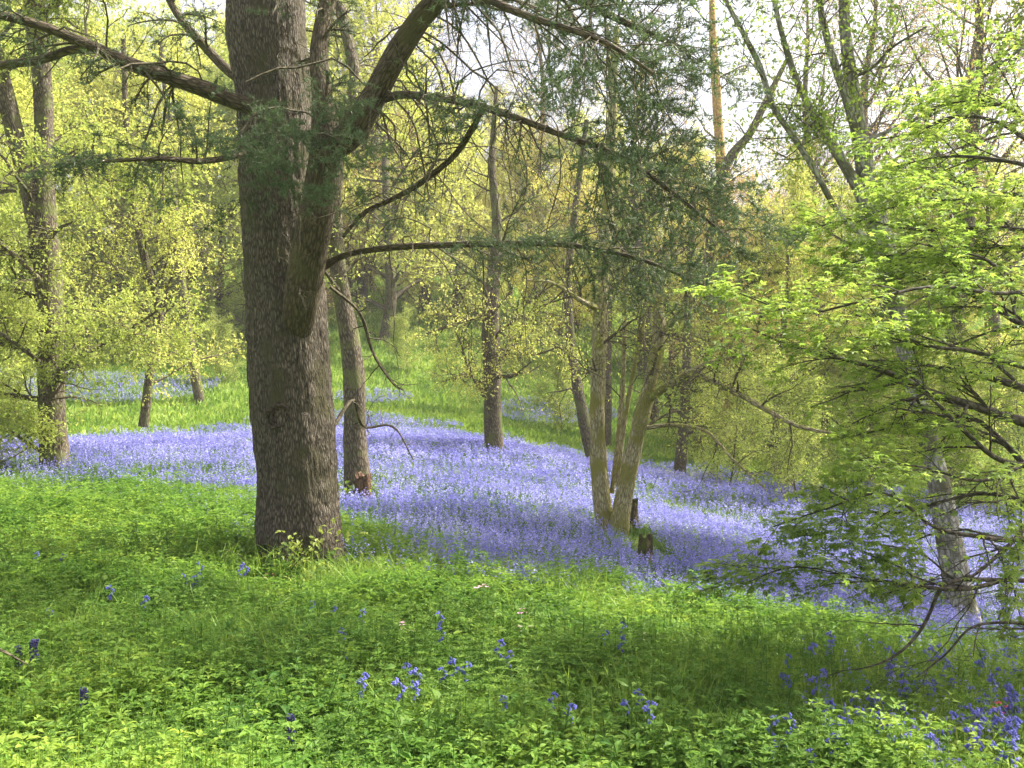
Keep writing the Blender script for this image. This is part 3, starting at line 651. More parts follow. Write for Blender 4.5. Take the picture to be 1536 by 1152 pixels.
broadleaf('multi_stemmed_tree', 'pale mossy tree forking from the ground, thin stems between its two main ones', [
    [(912, 830, 14, 34.4), (908, 790, 14, 31.0), (902, 740, 14, 26.7), (897, 660, 14.05, 23.2), (896, 580, 14.1, 21.5), (900, 500, 14.1, 21.5), (905, 400, 14.1, 19.8), (912, 300, 14.1, 17.2), (918, 180, 14.1, 13.8), (925, 40, 14.1, 8.6)],
    [(928, 830, 13.9, 37.8), (928, 790, 13.85, 31.0), (938, 735, 13.8, 25.8), (952, 670, 13.75, 24.1), (966, 610, 13.7, 23.2), (980, 555, 13.7, 20.6), (990, 500, 13.7, 18.9), (988, 450, 13.7, 13.8), (1000, 380, 13.7, 8.6)],
    [(918, 740, 14.1, 6.9), (925, 680, 14.2, 7.7), (933, 600, 14.3, 7.7), (936, 520, 14.35, 6.9), (938, 430, 14.4, 6.0), (944, 350, 14.4, 3.4)],
    [(925, 730, 14.0, 6.0), (936, 640, 14.1, 6.9), (950, 560, 14.1, 6.0), (962, 500, 14.1, 5.2), (975, 440, 14.1, 3.4)],
    [(924, 700, 14.2, 4.3), (945, 580, 14.3, 4.3), (955, 530, 14.3, 3.4), (960, 470, 14.3, 2.6)]],
    M['moss_bark'], M['lime'], foot(920, 790, 14), rgt,
    limbspec=[[(972, 600, 13.7, 14), (1000, 580, 13.4, 12), (1040, 556, 13.0, 11), (1080, 540, 12.6, 8), (1125, 532, 12.2, 5)],
              [(1040, 558, 13.0, 9), (1075, 575, 12.7, 9), (1110, 592, 12.4, 9), (1150, 615, 12.0, 8), (1200, 640, 11.6, 6), (1280, 655, 11.2, 3)],
              [(968, 642, 13.7, 7), (1010, 638, 13.4, 6), (1060, 648, 13.0, 5), (1100, 690, 12.8, 4), (1150, 735, 12.6, 2)],
              [(992, 500, 13.7, 9), (1020, 470, 13.5, 8), (1060, 430, 13.2, 6), (1110, 400, 13, 3)],
              [(900, 465, 14.1, 10), (870, 450, 13.6, 8), (830, 425, 13.3, 5), (790, 420, 13, 3)]],
    n1=8, n2_=6, n3=5, lpt=2, l1=(.9, 2.2), l2=(.4, .9), t0=.4, leaf=.05, grav=(-.02, -.04, -.04), rough=.17, flarek=.12)
broadleaf('leaning_tree', 'thin dark leaning trunk behind the pale forked tree', [
    [(895, 705, 26, 22), (884, 668, 26, 19), (872, 610, 26, 17), (862, 560, 26, 15), (855, 500, 26, 14), (852, 420, 26, 12), (862, 320, 26, 10), (880, 180, 26, 7)]],
    M['brown_bark'], M['spring'], foot(886, 672, 26), rgt, n1=10, n2_=6, n3=6, lpt=3, l1=(1, 2.4), l2=(.5, 1.1), t0=.3, leaf=.065)
broadleaf('sycamore_tree', 'smooth grey tree leaning left, its several stems spreading above the maple', [
    [(1450, 975, 11, 62.9), (1445, 935, 11, 49.3), (1436, 880, 11, 40.8), (1422, 800, 11, 37.4), (1405, 710, 11.05, 30.6), (1380, 610, 11.1, 28.1), (1357, 520, 11.15, 25.5), (1345, 460, 11.2, 25.5), (1328, 380, 11.2, 32), (1306, 300, 11.2, 32), (1292, 220, 11.2, 25), (1280, 140, 11.2, 21), (1268, 50, 11.2, 17), (1262, -60, 11.2, 13), (1240, -260, 11.2, 6)],
    [(1300, 310, 11.15, 18), (1280, 270, 11.1, 16), (1250, 220, 11.0, 15), (1225, 180, 10.9, 12), (1195, 120, 10.8, 10), (1170, 40, 10.7, 8), (1150, -60, 10.6, 5)],
    [(1330, 380, 11.1, 9), (1290, 350, 10.9, 9), (1255, 315, 10.8, 9), (1222, 255, 10.6, 9), (1190, 205, 10.5, 9), (1160, 160, 10.4, 9), (1140, 100, 10.3, 9), (1115, 50, 10.2, 8), (1085, -10, 10.1, 7), (1060, -90, 10, 5)],
    [(1288, 215, 11.1, 13), (1270, 150, 11.0, 13), (1250, 90, 10.9, 12), (1232, 20, 10.8, 10), (1220, -60, 10.7, 7)]],
    M['grey_bark'], M['maple'], foot(1445, 938, 11), rgt,
    limbspec=[[(1283, 115, 11.1, 6), (1310, 100, 10.8, 5), (1340, 70, 10.5, 4), (1390, 40, 10.2, 3)], [(1300, 210, 11.2, 6), (1370, 180, 11, 5), (1440, 140, 10.8, 5), (1536, 70, 10.6, 4)],
              [(1205, 215, 10.5, 5), (1212, 190, 10.4, 4), (1225, 185, 10.4, 2)]],
    n1=8, n2_=6, n3=6, lpt=3, l1=(.6, 1.3), l2=(.3, .7), t0=.3, leaf=.055, grav=(0, -.03, -.03), rough=.05, sprout_on=[1, 2, 3, 4, 5, 6], flarek=.25)
broadleaf('hazel_bush', 'drooping light yellow-green young beech branches between the left edge tree and the big trunk', [
    [(215, 640, 21, 14.0), (225, 560, 21, 12.6), (240, 480, 21, 11.9), (215, 380, 21, 11.9), (200, 300, 21, 10.5), (190, 200, 21, 9.1), (185, 60, 21, 7.0)]],
    M['brown_bark'], M['spring'], foot(212, 660, 21), rgt, n1=30, n2_=10, n3=8, lpt=8, l1=(1.6, 3.6), l2=(.7, 1.5), t0=.12, leaf=.06, grav=(-.05, -.09, -.09), nup=.6, tkb=0)

# ------------------------------------------------------------------ Japanese maple on the right
def maple():
    rg = np.random.default_rng(77)
    bx, by = 4.0, 5.6
    base = np.array([bx, by, float(gz(bx, by))])
    t = thing('japanese_maple', 'bright yellow-green maple spreading layered leafy branches in from the right edge', 'tree', base)
    hub = base + np.array([-.1, .05, 1.25])
    g = Geo(); P, R = resample([base - [0, 0, .1], base + [0.02, 0, .3], base + [-.08, .03, .8], hub, hub + [.1, .1, .6], hub + [.0, .2, 1.3]], [.13, .10, .085, .08, .055, .03], 30)
    tubes(g, P, R, 16, rough=.08); obj('trunk', g, M['maple_bark'], t, smooth=True)
    def px(w): return 768 + w[0] / w[1] * F, 576 - (w[2] - EYE) / w[1] * F
    hx, hy = px(hub)
    specs = [
        [(1560, 640, 5.55, 17), (1470, 612, 5.4, 14), (1400, 590, 5.3, 12), (1340, 562, 5.2, 9), (1270, 540, 5.1, 6), (1190, 520, 5.0, 4), (1120, 490, 4.9, 2)],
        [(1560, 590, 5.6, 12), (1480, 565, 5.7, 10), (1420, 555, 5.8, 8), (1370, 545, 5.9, 6), (1300, 540, 6.0, 3)],
        [(1570, 560, 5.4, 9), (1500, 540, 5.2, 8), (1450, 525, 5.0, 7), (1400, 520, 4.9, 5), (1345, 500, 4.8, 4), (1280, 470, 4.8, 2)],
        [(1560, 500, 5.7, 9), (1520, 480, 5.8, 8), (1480, 455, 5.9, 6), (1430, 430, 6.0, 5), (1370, 415, 6.1, 3)],
        [(1550, 400, 5.5, 7), (1500, 402, 5.4, 6), (1470, 385, 5.3, 4), (1400, 370, 5.2, 3), (1300, 350, 5.1, 2)],
        [(1560, 700, 5.3, 10), (1500, 690, 5.1, 8), (1450, 650, 5.0, 7), (1400, 600, 5.0, 5), (1370, 580, 5.0, 3)],
        [(1560, 720, 5.6, 10), (1480, 640, 5.7, 7), (1440, 625, 5.8, 6), (1380, 632, 5.9, 4), (1300, 650, 6.0, 2)],
        [(1580, 800, 5.2, 10), (1520, 810, 5.0, 8), (1470, 805, 4.9, 7), (1400, 790, 4.8, 5), (1330, 740, 4.8, 4), (1250, 760, 4.8, 3), (1160, 790, 4.8, 2)],
        [(1590, 830, 5.3, 10), (1530, 860, 5.1, 8), (1460, 882, 4.9, 7), (1400, 882, 4.8, 6), (1330, 872, 4.7, 5), (1290, 868, 4.7, 3), (1190, 850, 4.7, 2), (1110, 880, 4.7, 1.5)],
        [(1500, 870, 5.0, 7), (1440, 870, 4.9, 6), (1410, 885, 4.85, 6), (1390, 930, 4.8, 5), (1360, 970, 4.75, 4), (1320, 995, 4.7, 3), (1280, 1005, 4.7, 1.5)],
        [(1600, 950, 5.0, 7), (1530, 935, 4.9, 5), (1460, 940, 4.8, 4), (1420, 980, 4.8, 3), (1370, 1020, 4.75, 1.5)],
        [(1550, 780, 5.5, 7), (1500, 830, 5.2, 6), (1440, 870, 5.0, 4), (1380, 830, 4.9, 3), (1280, 810, 4.8, 2)],
        [(1570, 760, 5.8, 8), (1480, 740, 5.9, 6), (1400, 755, 6.0, 4), (1320, 770, 6.0, 3), (1230, 730, 6.0, 2)],
        [(1570, 350, 6.2, 8), (1480, 340, 6.3, 6), (1380, 345, 6.4, 4), (1280, 330, 6.4, 3), (1210, 345, 6.5, 2)],
        [(1580, 240, 6.6, 8), (1500, 185, 6.7, 6), (1430, 175, 6.8, 5), (1370, 200, 6.9, 3), (1310, 210, 7.0, 2)],
        [(1590, 430, 5.0, 7), (1500, 440, 4.8, 6), (1400, 430, 4.7, 5), (1300, 450, 4.6, 4), (1200, 470, 4.6, 3), (1110, 440, 4.6, 2)],
        [(1600, 200, 5.9, 8), (1530, 170, 6.0, 6), (1470, 150, 6.1, 4), (1400, 160, 6.2, 2)],
        [(1590, 260, 6.0, 8), (1500, 240, 6.1, 6), (1420, 235, 6.2, 4), (1340, 250, 6.3, 2)],
        [(1590, 380, 6.0, 8), (1480, 370, 6.2, 6), (1360, 380, 6.4, 4), (1240, 400, 6.6, 2)],
        [(1590, 300, 5.6, 7), (1500, 290, 5.5, 5), (1420, 300, 5.4, 4), (1350, 290, 5.4, 2)],
        [(1580, 670, 5.0, 7), (1480, 720, 4.8, 5), (1380, 700, 4.7, 3), (1290, 690, 4.7, 2)],
    ]
    gw, gl = Geo(), Geo()
    for i, s in enumerate(specs):
        s = list(s); e = s[0]
        P0, R0 = poly(s, 26)
        # join to the trunk
        k = hub + np.array([0, 0, .9 * (P0[0][2] - hub[2]) if abs(P0[0][2] - hub[2]) < .7 else .7 * np.sign(P0[0][2] - hub[2])])
        k = P[np.argmin(np.abs(P[:, 2] - (P0[0][2] - .25)))]
        J, JR = resample([k, k * .5 + P0[0] * .5 + [0, 0, .05], P0[0]], [max(R0[0], .014) * 1.4, R0[0] * 1.15, R0[0]], 8)
        PP = np.concatenate([J[:-1], P0]); RR = np.concatenate([JR[:-1], R0])
        PP, RR = resample(PP[::2], RR[::2], 34)
        g = Geo(); tubes(g, PP, RR, 8, rough=.08, rscale=8); obj('branch', g, M['maple_bark'], t, smooth=True)
        bare = i in (9, 10)
        A, AR = sprout(P0[None], R0[None], 5 if bare else (11 if i in (0, 1, 2, 5, 20) else 12 if i in (7, 8, 11) else 9 if i in (16, 17, 14) else 13), (.3, .75), ang=(25, 60), t0=.08, grav=-.03, wig=.14, npts=7, rfac=.55, flat=.85, rg=rg, tl=.5, rmin=.002)
        tubes(gw, A, AR, 4)
        B, BR = sprout(A, AR, 8, (.12, .34), ang=(25, 60), t0=.15, grav=-.03, wig=.15, npts=5, rfac=.6, flat=.85, rg=rg, rmin=.0013); tubes(gw, B, BR, 3)
        if bare: continue
        C, CR = sprout(B, BR, 3, (.05, .14), ang=(25, 60), t0=.2, grav=-.03, wig=.15, npts=3, rfac=.7, flat=.85, rg=rg, rmin=.001); tubes(gw, C, CR, 3)
        keepn = 2 if i in (0, 1, 2, 5, 20) else 3
        for S, n in ((P0[None][:, 12:], 20), (A, 3), (B, keepn), (C, keepn)):
            p, d = along(S, n, .25, rg); d = d + rg.normal(size=d.shape) * .6; d[:, 2] = d[:, 2] * .3 - .12
            p = p + rg.normal(size=p.shape) * .012
            fx, fy = project(p[:, 0], p[:, 1], p[:, 2]); kk = ~((fx > 1385) & (fx < 1500) & (fy > 720) & (fy < 960)) | (rg.random(len(p)) < .12); kk &= ~((fx > 1180) & (fy > 800)) | (rg.random(len(p)) < .9); p, d = p[kk], d[kk]
            leaves(gl, p, d, np.full(len(p), .055), nup=.8, kind='palm', rg=rg)
    obj('branches', gw, M['maple_bark'], t, kind='stuff'); obj('crown', gl, M['maple'], t)
maple()

# ------------------------------------------------------------------ background trees
def proto_tree(name, seed, H, leafm, barkm, spread=1.0, t0=.08, nlv=(26, 10, 9), lpt=5, leaf=.11, grav=(.02, -.04, -.06), label='', lean=.03, rbase=.016, cat='tree', flat=.3, up=.15, wr=.6):
    rg = np.random.default_rng(seed)
    t = thing(name, label, cat, (0, 0, 0))
    pts = [np.array([0, 0, -.4])]
    for k in range(7):
        pts.append(pts[-1] + np.array([rg.normal() * lean * H / 7 * 3, rg.normal() * lean * H / 7 * 3, (H + .4) / 7]))
    P, R = resample(pts, H * rbase * np.array([1.25, 1, .85, .72, .6, .45, .28, .08]), 32)
    g = Geo(); tubes(g, P, R, 10, rough=.08, rscale=1.5); obj('trunk', g, barkm, t, smooth=True)
    gw, gl = Geo(), Geo()
    A, AR = sprout(P[None], R[None], nlv[0], (.30 * H * spread, .48 * H * spread), ang=(45, 80), t0=t0, grav=grav[0], wig=.14, npts=9, rfac=.4, up=up, rg=rg, flat=flat, tl=.6); tubes(gw, A, AR, 5)
    B, BR = sprout(A, AR, nlv[1], (.09 * H, .19 * H), t0=.12, grav=grav[1], wig=.18, npts=6, rfac=.45, rg=rg, flat=flat, tl=.3, rmin=.006); tubes(gw, B, BR, 3)
    C, CR = sprout(B, BR, nlv[2], (.035 * H, .08 * H), t0=.1, grav=grav[2], wig=.2, npts=4, rfac=.5, rg=rg, flat=flat, tl=.2, rmin=.004); tubes(gw, C, CR, 3)
    for S, n in ((B, lpt * 2), (C, lpt)):
        p, d = along(S, n, .15, rg); p = p + rg.normal(size=p.shape) * .05; d = d + rg.normal(size=d.shape)
        leaves(gl, p, d, np.full(len(p), leaf), nup=.3, wr=wr, rg=rg)
    obj('branches', gw, M['twig'], t, kind='stuff'); obj('crown', gl, leafm, t)
    return t
G_BACK = 'trees of the wood on the far side of the bluebells'
protos = {
    'spring': proto_tree('beech_tree', 101, 12, M['spring'], M['brown_bark'], lpt=13),
    'lime': proto_tree('lime_tree', 102, 12, M['lime'], M['brown_bark'], lpt=13),
    'yellow': proto_tree('maple_tree', 103, 9, M['yellow'], M['brown_bark'], lpt=13, leaf=.085),
    'bronze': proto_tree('copper_beech_tree', 104, 11, M['bronze'], M['brown_bark'], lpt=9, leaf=.1),
    'deep': proto_tree('holly_tree', 105, 8, M['deep'], M['brown_bark'], lpt=12, t0=.05, leaf=.08),
    'bare': proto_tree('ash_tree', 106, 14, M['bronze'], M['brown_bark'], lpt=3, leaf=.06, t0=.3, up=.4, grav=(.05, .03, .02)),
    'tall': proto_tree('shade_tree', 108, 13, M['lime'], M['brown_bark'], lpt=14, t0=.55, up=.35, spread=.85),  # unseen trees added right of the frame, dense high crowns to cast shade
    'shrub': proto_tree('shrub', 107, 3.4, M['lime'], M['twig'], lpt=5, leaf=.055, t0=.02, spread=1.5, nlv=(34, 9, 7), cat='shrub', rbase=.008, label='', up=.3),
}
used = set()
def place(kind, px, Y, sc, label, name=None, zs=1.0, group=G_BACK):
    r0 = protos[kind]; X = (px - 768) / F * Y; z = float(gz(X, Y)); rz = rng.uniform(0, 6.28)
    if kind not in used:
        used.add(kind); r0.location = (X, Y, z); r0.rotation_euler = (0, 0, rz); r0.scale = (sc, sc, sc * zs); r0['label'] = label; r0['group'] = group
        return r0
    return copy_tree(r0, (X, Y, z), rz, (sc, sc, sc * zs), label, group)
BG = [
    ('spring', -60, 34, 1.1, 'yellow-green beech past the left edge tree, its crown cut by the frame'),
    ('lime', 130, 54, 1.3, 'green crowned tree on the rise between the left edge tree and the drooping beech'),
    ('spring', 290, 52, 1.2, 'pale yellow beech on the slope behind the left side of the big conifer trunk'),
    ('lime', 400, 46, 1.1, 'green tree hidden mostly by the big conifer trunk'),
    ('bronze', 590, 58, 1.0, 'bronze tinted beech just right of the big conifer trunk'),
    ('spring', 690, 56, .9, 'yellow-green tree on the far slope left of the straight middle trunk'),
    ('yellow', 800, 60, 1.15, 'golden yellow tree on the far slope right of the straight middle trunk'),
    ('spring', 900, 60, 1.0, 'yellow-green tree behind the pale forked stems'),
    ('yellow', 1010, 50, 1.15, 'golden yellow tree right of the pale forked stems'),
    ('bronze', 1120, 36, .85, 'bronze leaved tree in the gap left of the grey leaning tree'),
    ('spring', 1230, 40, .85, 'yellow-green beech behind the grey leaning tree'),
    ('bronze', 1390, 37, .75, 'bronze leaved tree behind the layered maple'),
    ('lime', 1560, 44, .8, 'green tree behind the maple at the right edge'),
    ('bare', 1330, 46, 1.6, 'nearly bare pinkish tree against the white sky at upper right'),
    ('bare', 1500, 40, 1.5, 'nearly bare tree at the right edge, twigs across the white sky'),
    ('bare', 640, 60, 1.5, 'nearly bare tree showing fine twigs against the sky right of the big limb'),
    ('bare', 850, 60, 1.1, 'tall thin bare-twigged tree far behind the straight middle trunk'),
    ('lime', -160, 24, .95, 'leafy green tree outside the left edge whose branches reach in'),
    ('deep', 1130, 60, .9, 'dark green tree far up the slope behind the bronze leaved one'),
    ('deep', 480, 60, 1.0, 'dark green tree far up the slope behind the big conifer'),
    ('spring', 575, 50, 1.5, 'tall beech whose top shows behind the fork of the big conifer limb'),
    ('bare', 1430, 30, 1.25, 'nearly bare tree between the grey stems and the right edge'),
    ('bare', 1240, 52, 1.5, 'nearly bare tree far behind the grey stems'),
    ('bare', 540, 60, 1.5, 'nearly bare tall tree right behind the big conifer limb'),
    ('bare', 790, 64, 1.5, 'nearly bare tall tree above the straight middle trunk'),
    ('bare', 980, 40, 1.15, 'nearly bare tall tree above the pale forked stems'),
    ('spring', 60, 58, 1.35, 'tall beech high on the left slope'),
    ('lime', 250, 62, 1.45, 'tall green tree at the top of the left slope'),
    ('spring', 430, 70, 1.3, 'tall beech on the skyline behind the big conifer'),
    ('lime', 620, 76, 1.0, 'green tree on the skyline right of the big limb'),
    ('spring', 780, 80, .95, 'beech on the skyline above the straight middle trunk'),
    ('yellow', 930, 74, 1.0, 'golden tree on the skyline above the pale forked tree'),
    ('spring', 1060, 78, .9, 'beech on the skyline left of the grey leaning tree'),
    ('bronze', 1200, 76, .8, 'bronze tree on the skyline behind the grey leaning tree'),
    ('lime', 1360, 74, .8, 'green tree on the skyline behind the maple'),
    ('spring', 1540, 78, .85, 'beech on the skyline at the right edge'),
]
BG += [
    ('spring', 170, 50, 1.1, 'beech on the slope right of the left edge tree'),
    ('lime', 20, 44, 1.1, 'green tree behind the left edge tree on the slope'),
    ('spring', 340, 56, 1.2, 'beech on the slope close left of the big conifer trunk'),
    ('spring', 520, 60, 1.1, 'beech behind the mossy trunk that stands close to the big conifer'),
    ('lime', 640, 66, 1.0, 'green tree high on the slope right of the bronze tinted beech'),
    ('lime', 860, 58, 0.9, 'small green tree on the bank just left of the pale forked stems'),
    ('lime', 1000, 58, .9, 'green tree high on the slope right of the pale forked stems'),
    ('spring', 1170, 30, .7, 'small yellow-green beech behind the shrubs left of the maple'),
    ('lime', 1300, 31, .7, 'small green tree behind the shrubs inside the maple branches'),
    ('spring', 1440, 32, .75, 'small yellow-green beech behind the foot of the grey leaning tree'),
    ('yellow', 730, 62, .9, 'golden tree high on the slope behind the straight middle trunk'),
    ('bronze', 480, 52, .9, 'bronze tree on the slope behind the big forked limb'),
    ('yellow', 560, 66, 1.1, 'golden tree on the skyline just right of the mossy trunk'),
    ('yellow', 690, 70, 1.1, 'golden tree high on the slope left of the straight middle trunk'),
    ('spring', 760, 66, 1.0, 'beech high on the slope behind the straight middle trunk'),
    ('yellow', 860, 52, 1.0, 'golden tree on the slope behind the thin leaning trunk'),
    ('lime', 960, 48, 0.8, 'small green tree just behind the pale forked stems'),
    ('yellow', 1090, 50, 1.0, 'golden tree on the slope behind the dark conifer sprays'),
    ('yellow', 1200, 48, .85, 'golden tree on the slope left of the grey tree stems'),
    ('spring', 240, 48, 1.1, 'beech on the left slope behind the drooping beech'),
    ('yellow', 420, 56, 1.2, 'golden tree high on the slope behind the big conifer'),
    ('spring', 100, 50, 1.1, 'beech on the slope right behind the left edge tree'),
    ('tall', 1640, 14, 1.0, 'high crowned tree added outside the right edge to shade the near bluebells'),
    ('tall', 1720, 29, 1.1, 'high crowned tree added outside the right edge for shade, farther back'),
    ('tall', 2350, 8.5, .75, 'high crowned tree added close outside the right edge to shade the lower right corner'),
    ('bronze', 1290, 56, .8, 'bronze tree on the slope right of the grey tree stems'),
]
for k, px, Y, sc, lab in BG: place(k, px, Y, sc, lab)
SH = [('shrub', 1100, 24, .8, 'twiggy yellow-green shrub at the far edge of the flowers under the forked tree'),
      ('shrub', 1190, 22, .85, 'twiggy yellow-green shrub left of the maple at the far edge of the flowers'),
      ('shrub', 1290, 25, 1.0, 'bushy shrub behind the maple branches'), ('shrub', 1420, 23, 1.0, 'bushy shrub behind the foot of the grey leaning tree'),
      ('shrub', 1040, 33, .9, 'small shrub beyond the flowers right of the forked stems'), ('shrub', 840, 36, .85, 'pale yellow shrub on the green bank right of the straight middle trunk'),
      ('shrub', 610, 44, 0.7, 'low yellow shrub on the green bank right of the big conifer trunk'), ('shrub', 330, 40, 0.7, 'yellow shrub beyond the flowers left of the big conifer trunk'),
      ('shrub', 180, 42, 0.8, 'yellow-green shrub beyond the flowers right of the left edge tree'), ('shrub', 20, 30, 1.0, 'yellow-green shrub beyond the flowers at the left edge'),
      ('shrub', 1530, 30, 1.2, 'large shrub at the right edge behind the maple'), ('deep', 1010, 62, .4, 'small dark bush on the far slope')]
for k, px, Y, sc, lab in SH: place(k, px, Y, sc, lab, group='shrubs round the far edge of the bluebells')
# slim trunks seen through the wood
def slim(spec, mat, label, name='young_tree', grp='slim trunks seen through the wood', lm='spring', base=None, **kw):
    broadleaf(name, label, [spec], mat, M[lm], base if base is not None else foot(spec[1][0], spec[1][1], spec[1][2]), rgt, n1=8, n2_=6, n3=5, lpt=3, l1=(1.2, 2.6), l2=(.5, 1.2), t0=.4, leaf=.08, group=grp, sides=10, **kw)
slim([(1012, 745, 28, 24), (1018, 720, 28, 20), (1024, 660, 28, 17), (1028, 600, 28, 15), (1032, 480, 28, 13), (1040, 300, 28, 8)], M['brown_bark'], 'faint grey-brown trunk beyond the flowers right of the forked stems')
def tall(px, Y, pts, mat, label, lm='yellow'):
    X = (px - 768) / F * Y; z = float(gz(X, Y)); gy_ = 576 - (z - EYE) / Y * F
    slim([(px, gy_ + 15, Y, pts[0][2] * 1.3), (px, gy_, Y, pts[0][2] * 1.15)] + [(a, b, Y, w) for a, b, w in pts], mat, label, 'pine_tree', lm=lm)
tall(1088, 38, [(1088, 420, 18), (1082, 260, 15), (1075, 150, 14), (1070, 60, 12), (1066, -40, 6)], M['orange_bark'], 'tall slim tree with orange bark high above the dark conifer sprays')
tall(1050, 36, [(1060, 420, 16), (1085, 260, 14), (1125, 200, 12), (1150, 150, 10), (1185, 80, 6)], M['brown_bark'], 'slim trunk leaning right across the orange barked one')
tall(910, 34, [(912, 400, 13), (915, 250, 12), (918, 150, 10), (910, 40, 6)], M['brown_bark'], 'slim brown trunk high behind the forked stems')
tall(300, 36, [(280, 480, 14), (262, 330, 13), (255, 200, 10), (240, 60, 7)], M['brown_bark'], 'slim trunk left of the big conifer trunk', 'spring')

# ------------------------------------------------------------------ stumps, twig
def hit_y(px, py):
    for Y in np.arange(3.0, 40, .02):
        p = at(px, py, Y)
        if p[2] < float(gz(p[0], p[1])): return float(Y)
    return 14.0
def stump(label, px, py, Y, w, h, name='tree_stump', seed=3, mat='stump'):
    Y = hit_y(px, py); b = foot(px, py, Y); rg = np.random.default_rng(seed)
    r = w / 2 / F * Y; H = h / F * Y; n = 28; k = 12
    th = np.linspace(0, 2 * np.pi, n, endpoint=False); g = Geo()
    jag = 1 + .16 * vnoise(np.stack([np.cos(th) * 1.5 + seed, np.sin(th) * 1.5, 0 * th], -1)) + .03 * rg.normal(size=n)
    V = []
    for i in range(k):
        f = i / (k - 1); rr = r * (1.25 - .35 * min(1, f * 2)) * (1 + .16 * vnoise(np.stack([np.cos(th) * 2 + seed, np.sin(th) * 2, th * 0 + f * 2], -1)))
        V.append(np.stack([b[0] + rr * np.cos(th), b[1] + rr * np.sin(th), b[2] - .05 + f * H * jag], -1))
    for i in range(4):
        f = i / 3; rr = r * .9 * (.78 - .7 * f)
        V.append(np.stack([b[0] + rr * np.cos(th), b[1] + rr * np.sin(th), b[2] + H * (jag * (1 - f) * .85 + .45 * f) + 0 * th], -1))
    V = np.array(V); K = len(V); a = np.arange(K - 1)[:, None] * n; s = np.arange(n)[None]; s2 = (s + 1) % n
    g.add(V, np.stack([a + s, a + s2, a + n + s2, a + n + s], -1).reshape(-1, 4))
    o = obj(name, g, M[mat], origin=tuple(b), smooth=False); o['label'] = label; o['category'] = 'stump'
    return o
stump('small jagged dark stump in the bluebells just right of the forked tree', 968, 845, 12.0, 24, 46)
stump('dark rotten stump tight against the right side of the forked tree base', 947, 800, 13.7, 22, 56, seed=8)
stump('reddish brown rotten stump leaning on the base of the trunk behind the big conifer', 545, 757, 14.7, 26, 50, seed=12, mat='heart')
g = Geo(); P, R = resample([at(-90, 945, 4.1), at(-5, 973, 4.1), at(42, 997, 4.15)], [.009, .007, .003], 14); tubes(g, P, R, 6, rough=.15, rscale=12)
A, AR = sprout(P[None], R[None], 3, (.05, .1), rg=rng, npts=4, rmin=.0015); tubes(g, A, AR, 4)
o = obj('dead_twig', g, M['twig'], origin=tuple(P[0])); o['label'] = 'bare dark dead twig poking in at the left edge above the leaves'; o['category'] = 'twig'

# ------------------------------------------------------------------ leafy sapling at the foot of the big trunk
def sapling(px, py, Y, h, label, n=14, seed=1, name='sapling', leaf=.05, mat='lime'):
    rg = np.random.default_rng(seed); b = foot(px, py, Y); t = thing(name, label, 'plant', b)
    st, lf = Geo(), Geo()
    for k in range(5):
        d = rg.normal(size=2) * .12
        P, R = resample([b, b + [d[0], d[1], h * .5], b + [d[0] * 2.4, d[1] * 2.4, h * rg.uniform(.8, 1.1)]], [.005, .004, .002], 10)
        tubes(st, P, R, 5); A, AR = sprout(P[None], R[None], 7, (.06, .18), t0=.2, npts=4, rg=rg, rmin=.0014); tubes(st, A, AR, 3)
        p, dd = along(A, 4, .2, rg); leaves(lf, p, dd + rg.normal(size=dd.shape) * .6, np.full(len(p), leaf), nup=.7, wr=.6, kind='near', rg=rg)
    obj('stem', st, M['twig'], t); obj('foliage', lf, M[mat], t)
sapling(428, 838, 8.1, .38, 'leafy sapling growing against the left front of the big conifer trunk', seed=2)
sapling(495, 850, 8.0, .16, 'low leafy sprout under the front of the big conifer trunk', seed=5, leaf=.04)
sapling(522, 745, 14.4, .28, 'green fern-like tuft at the foot of the trunk behind the big conifer', seed=9, leaf=.07, mat='maple')
sapling(380, 810, 8.3, .30, 'dark leafy clump left of the base of the big conifer trunk', seed=13, mat='deep')

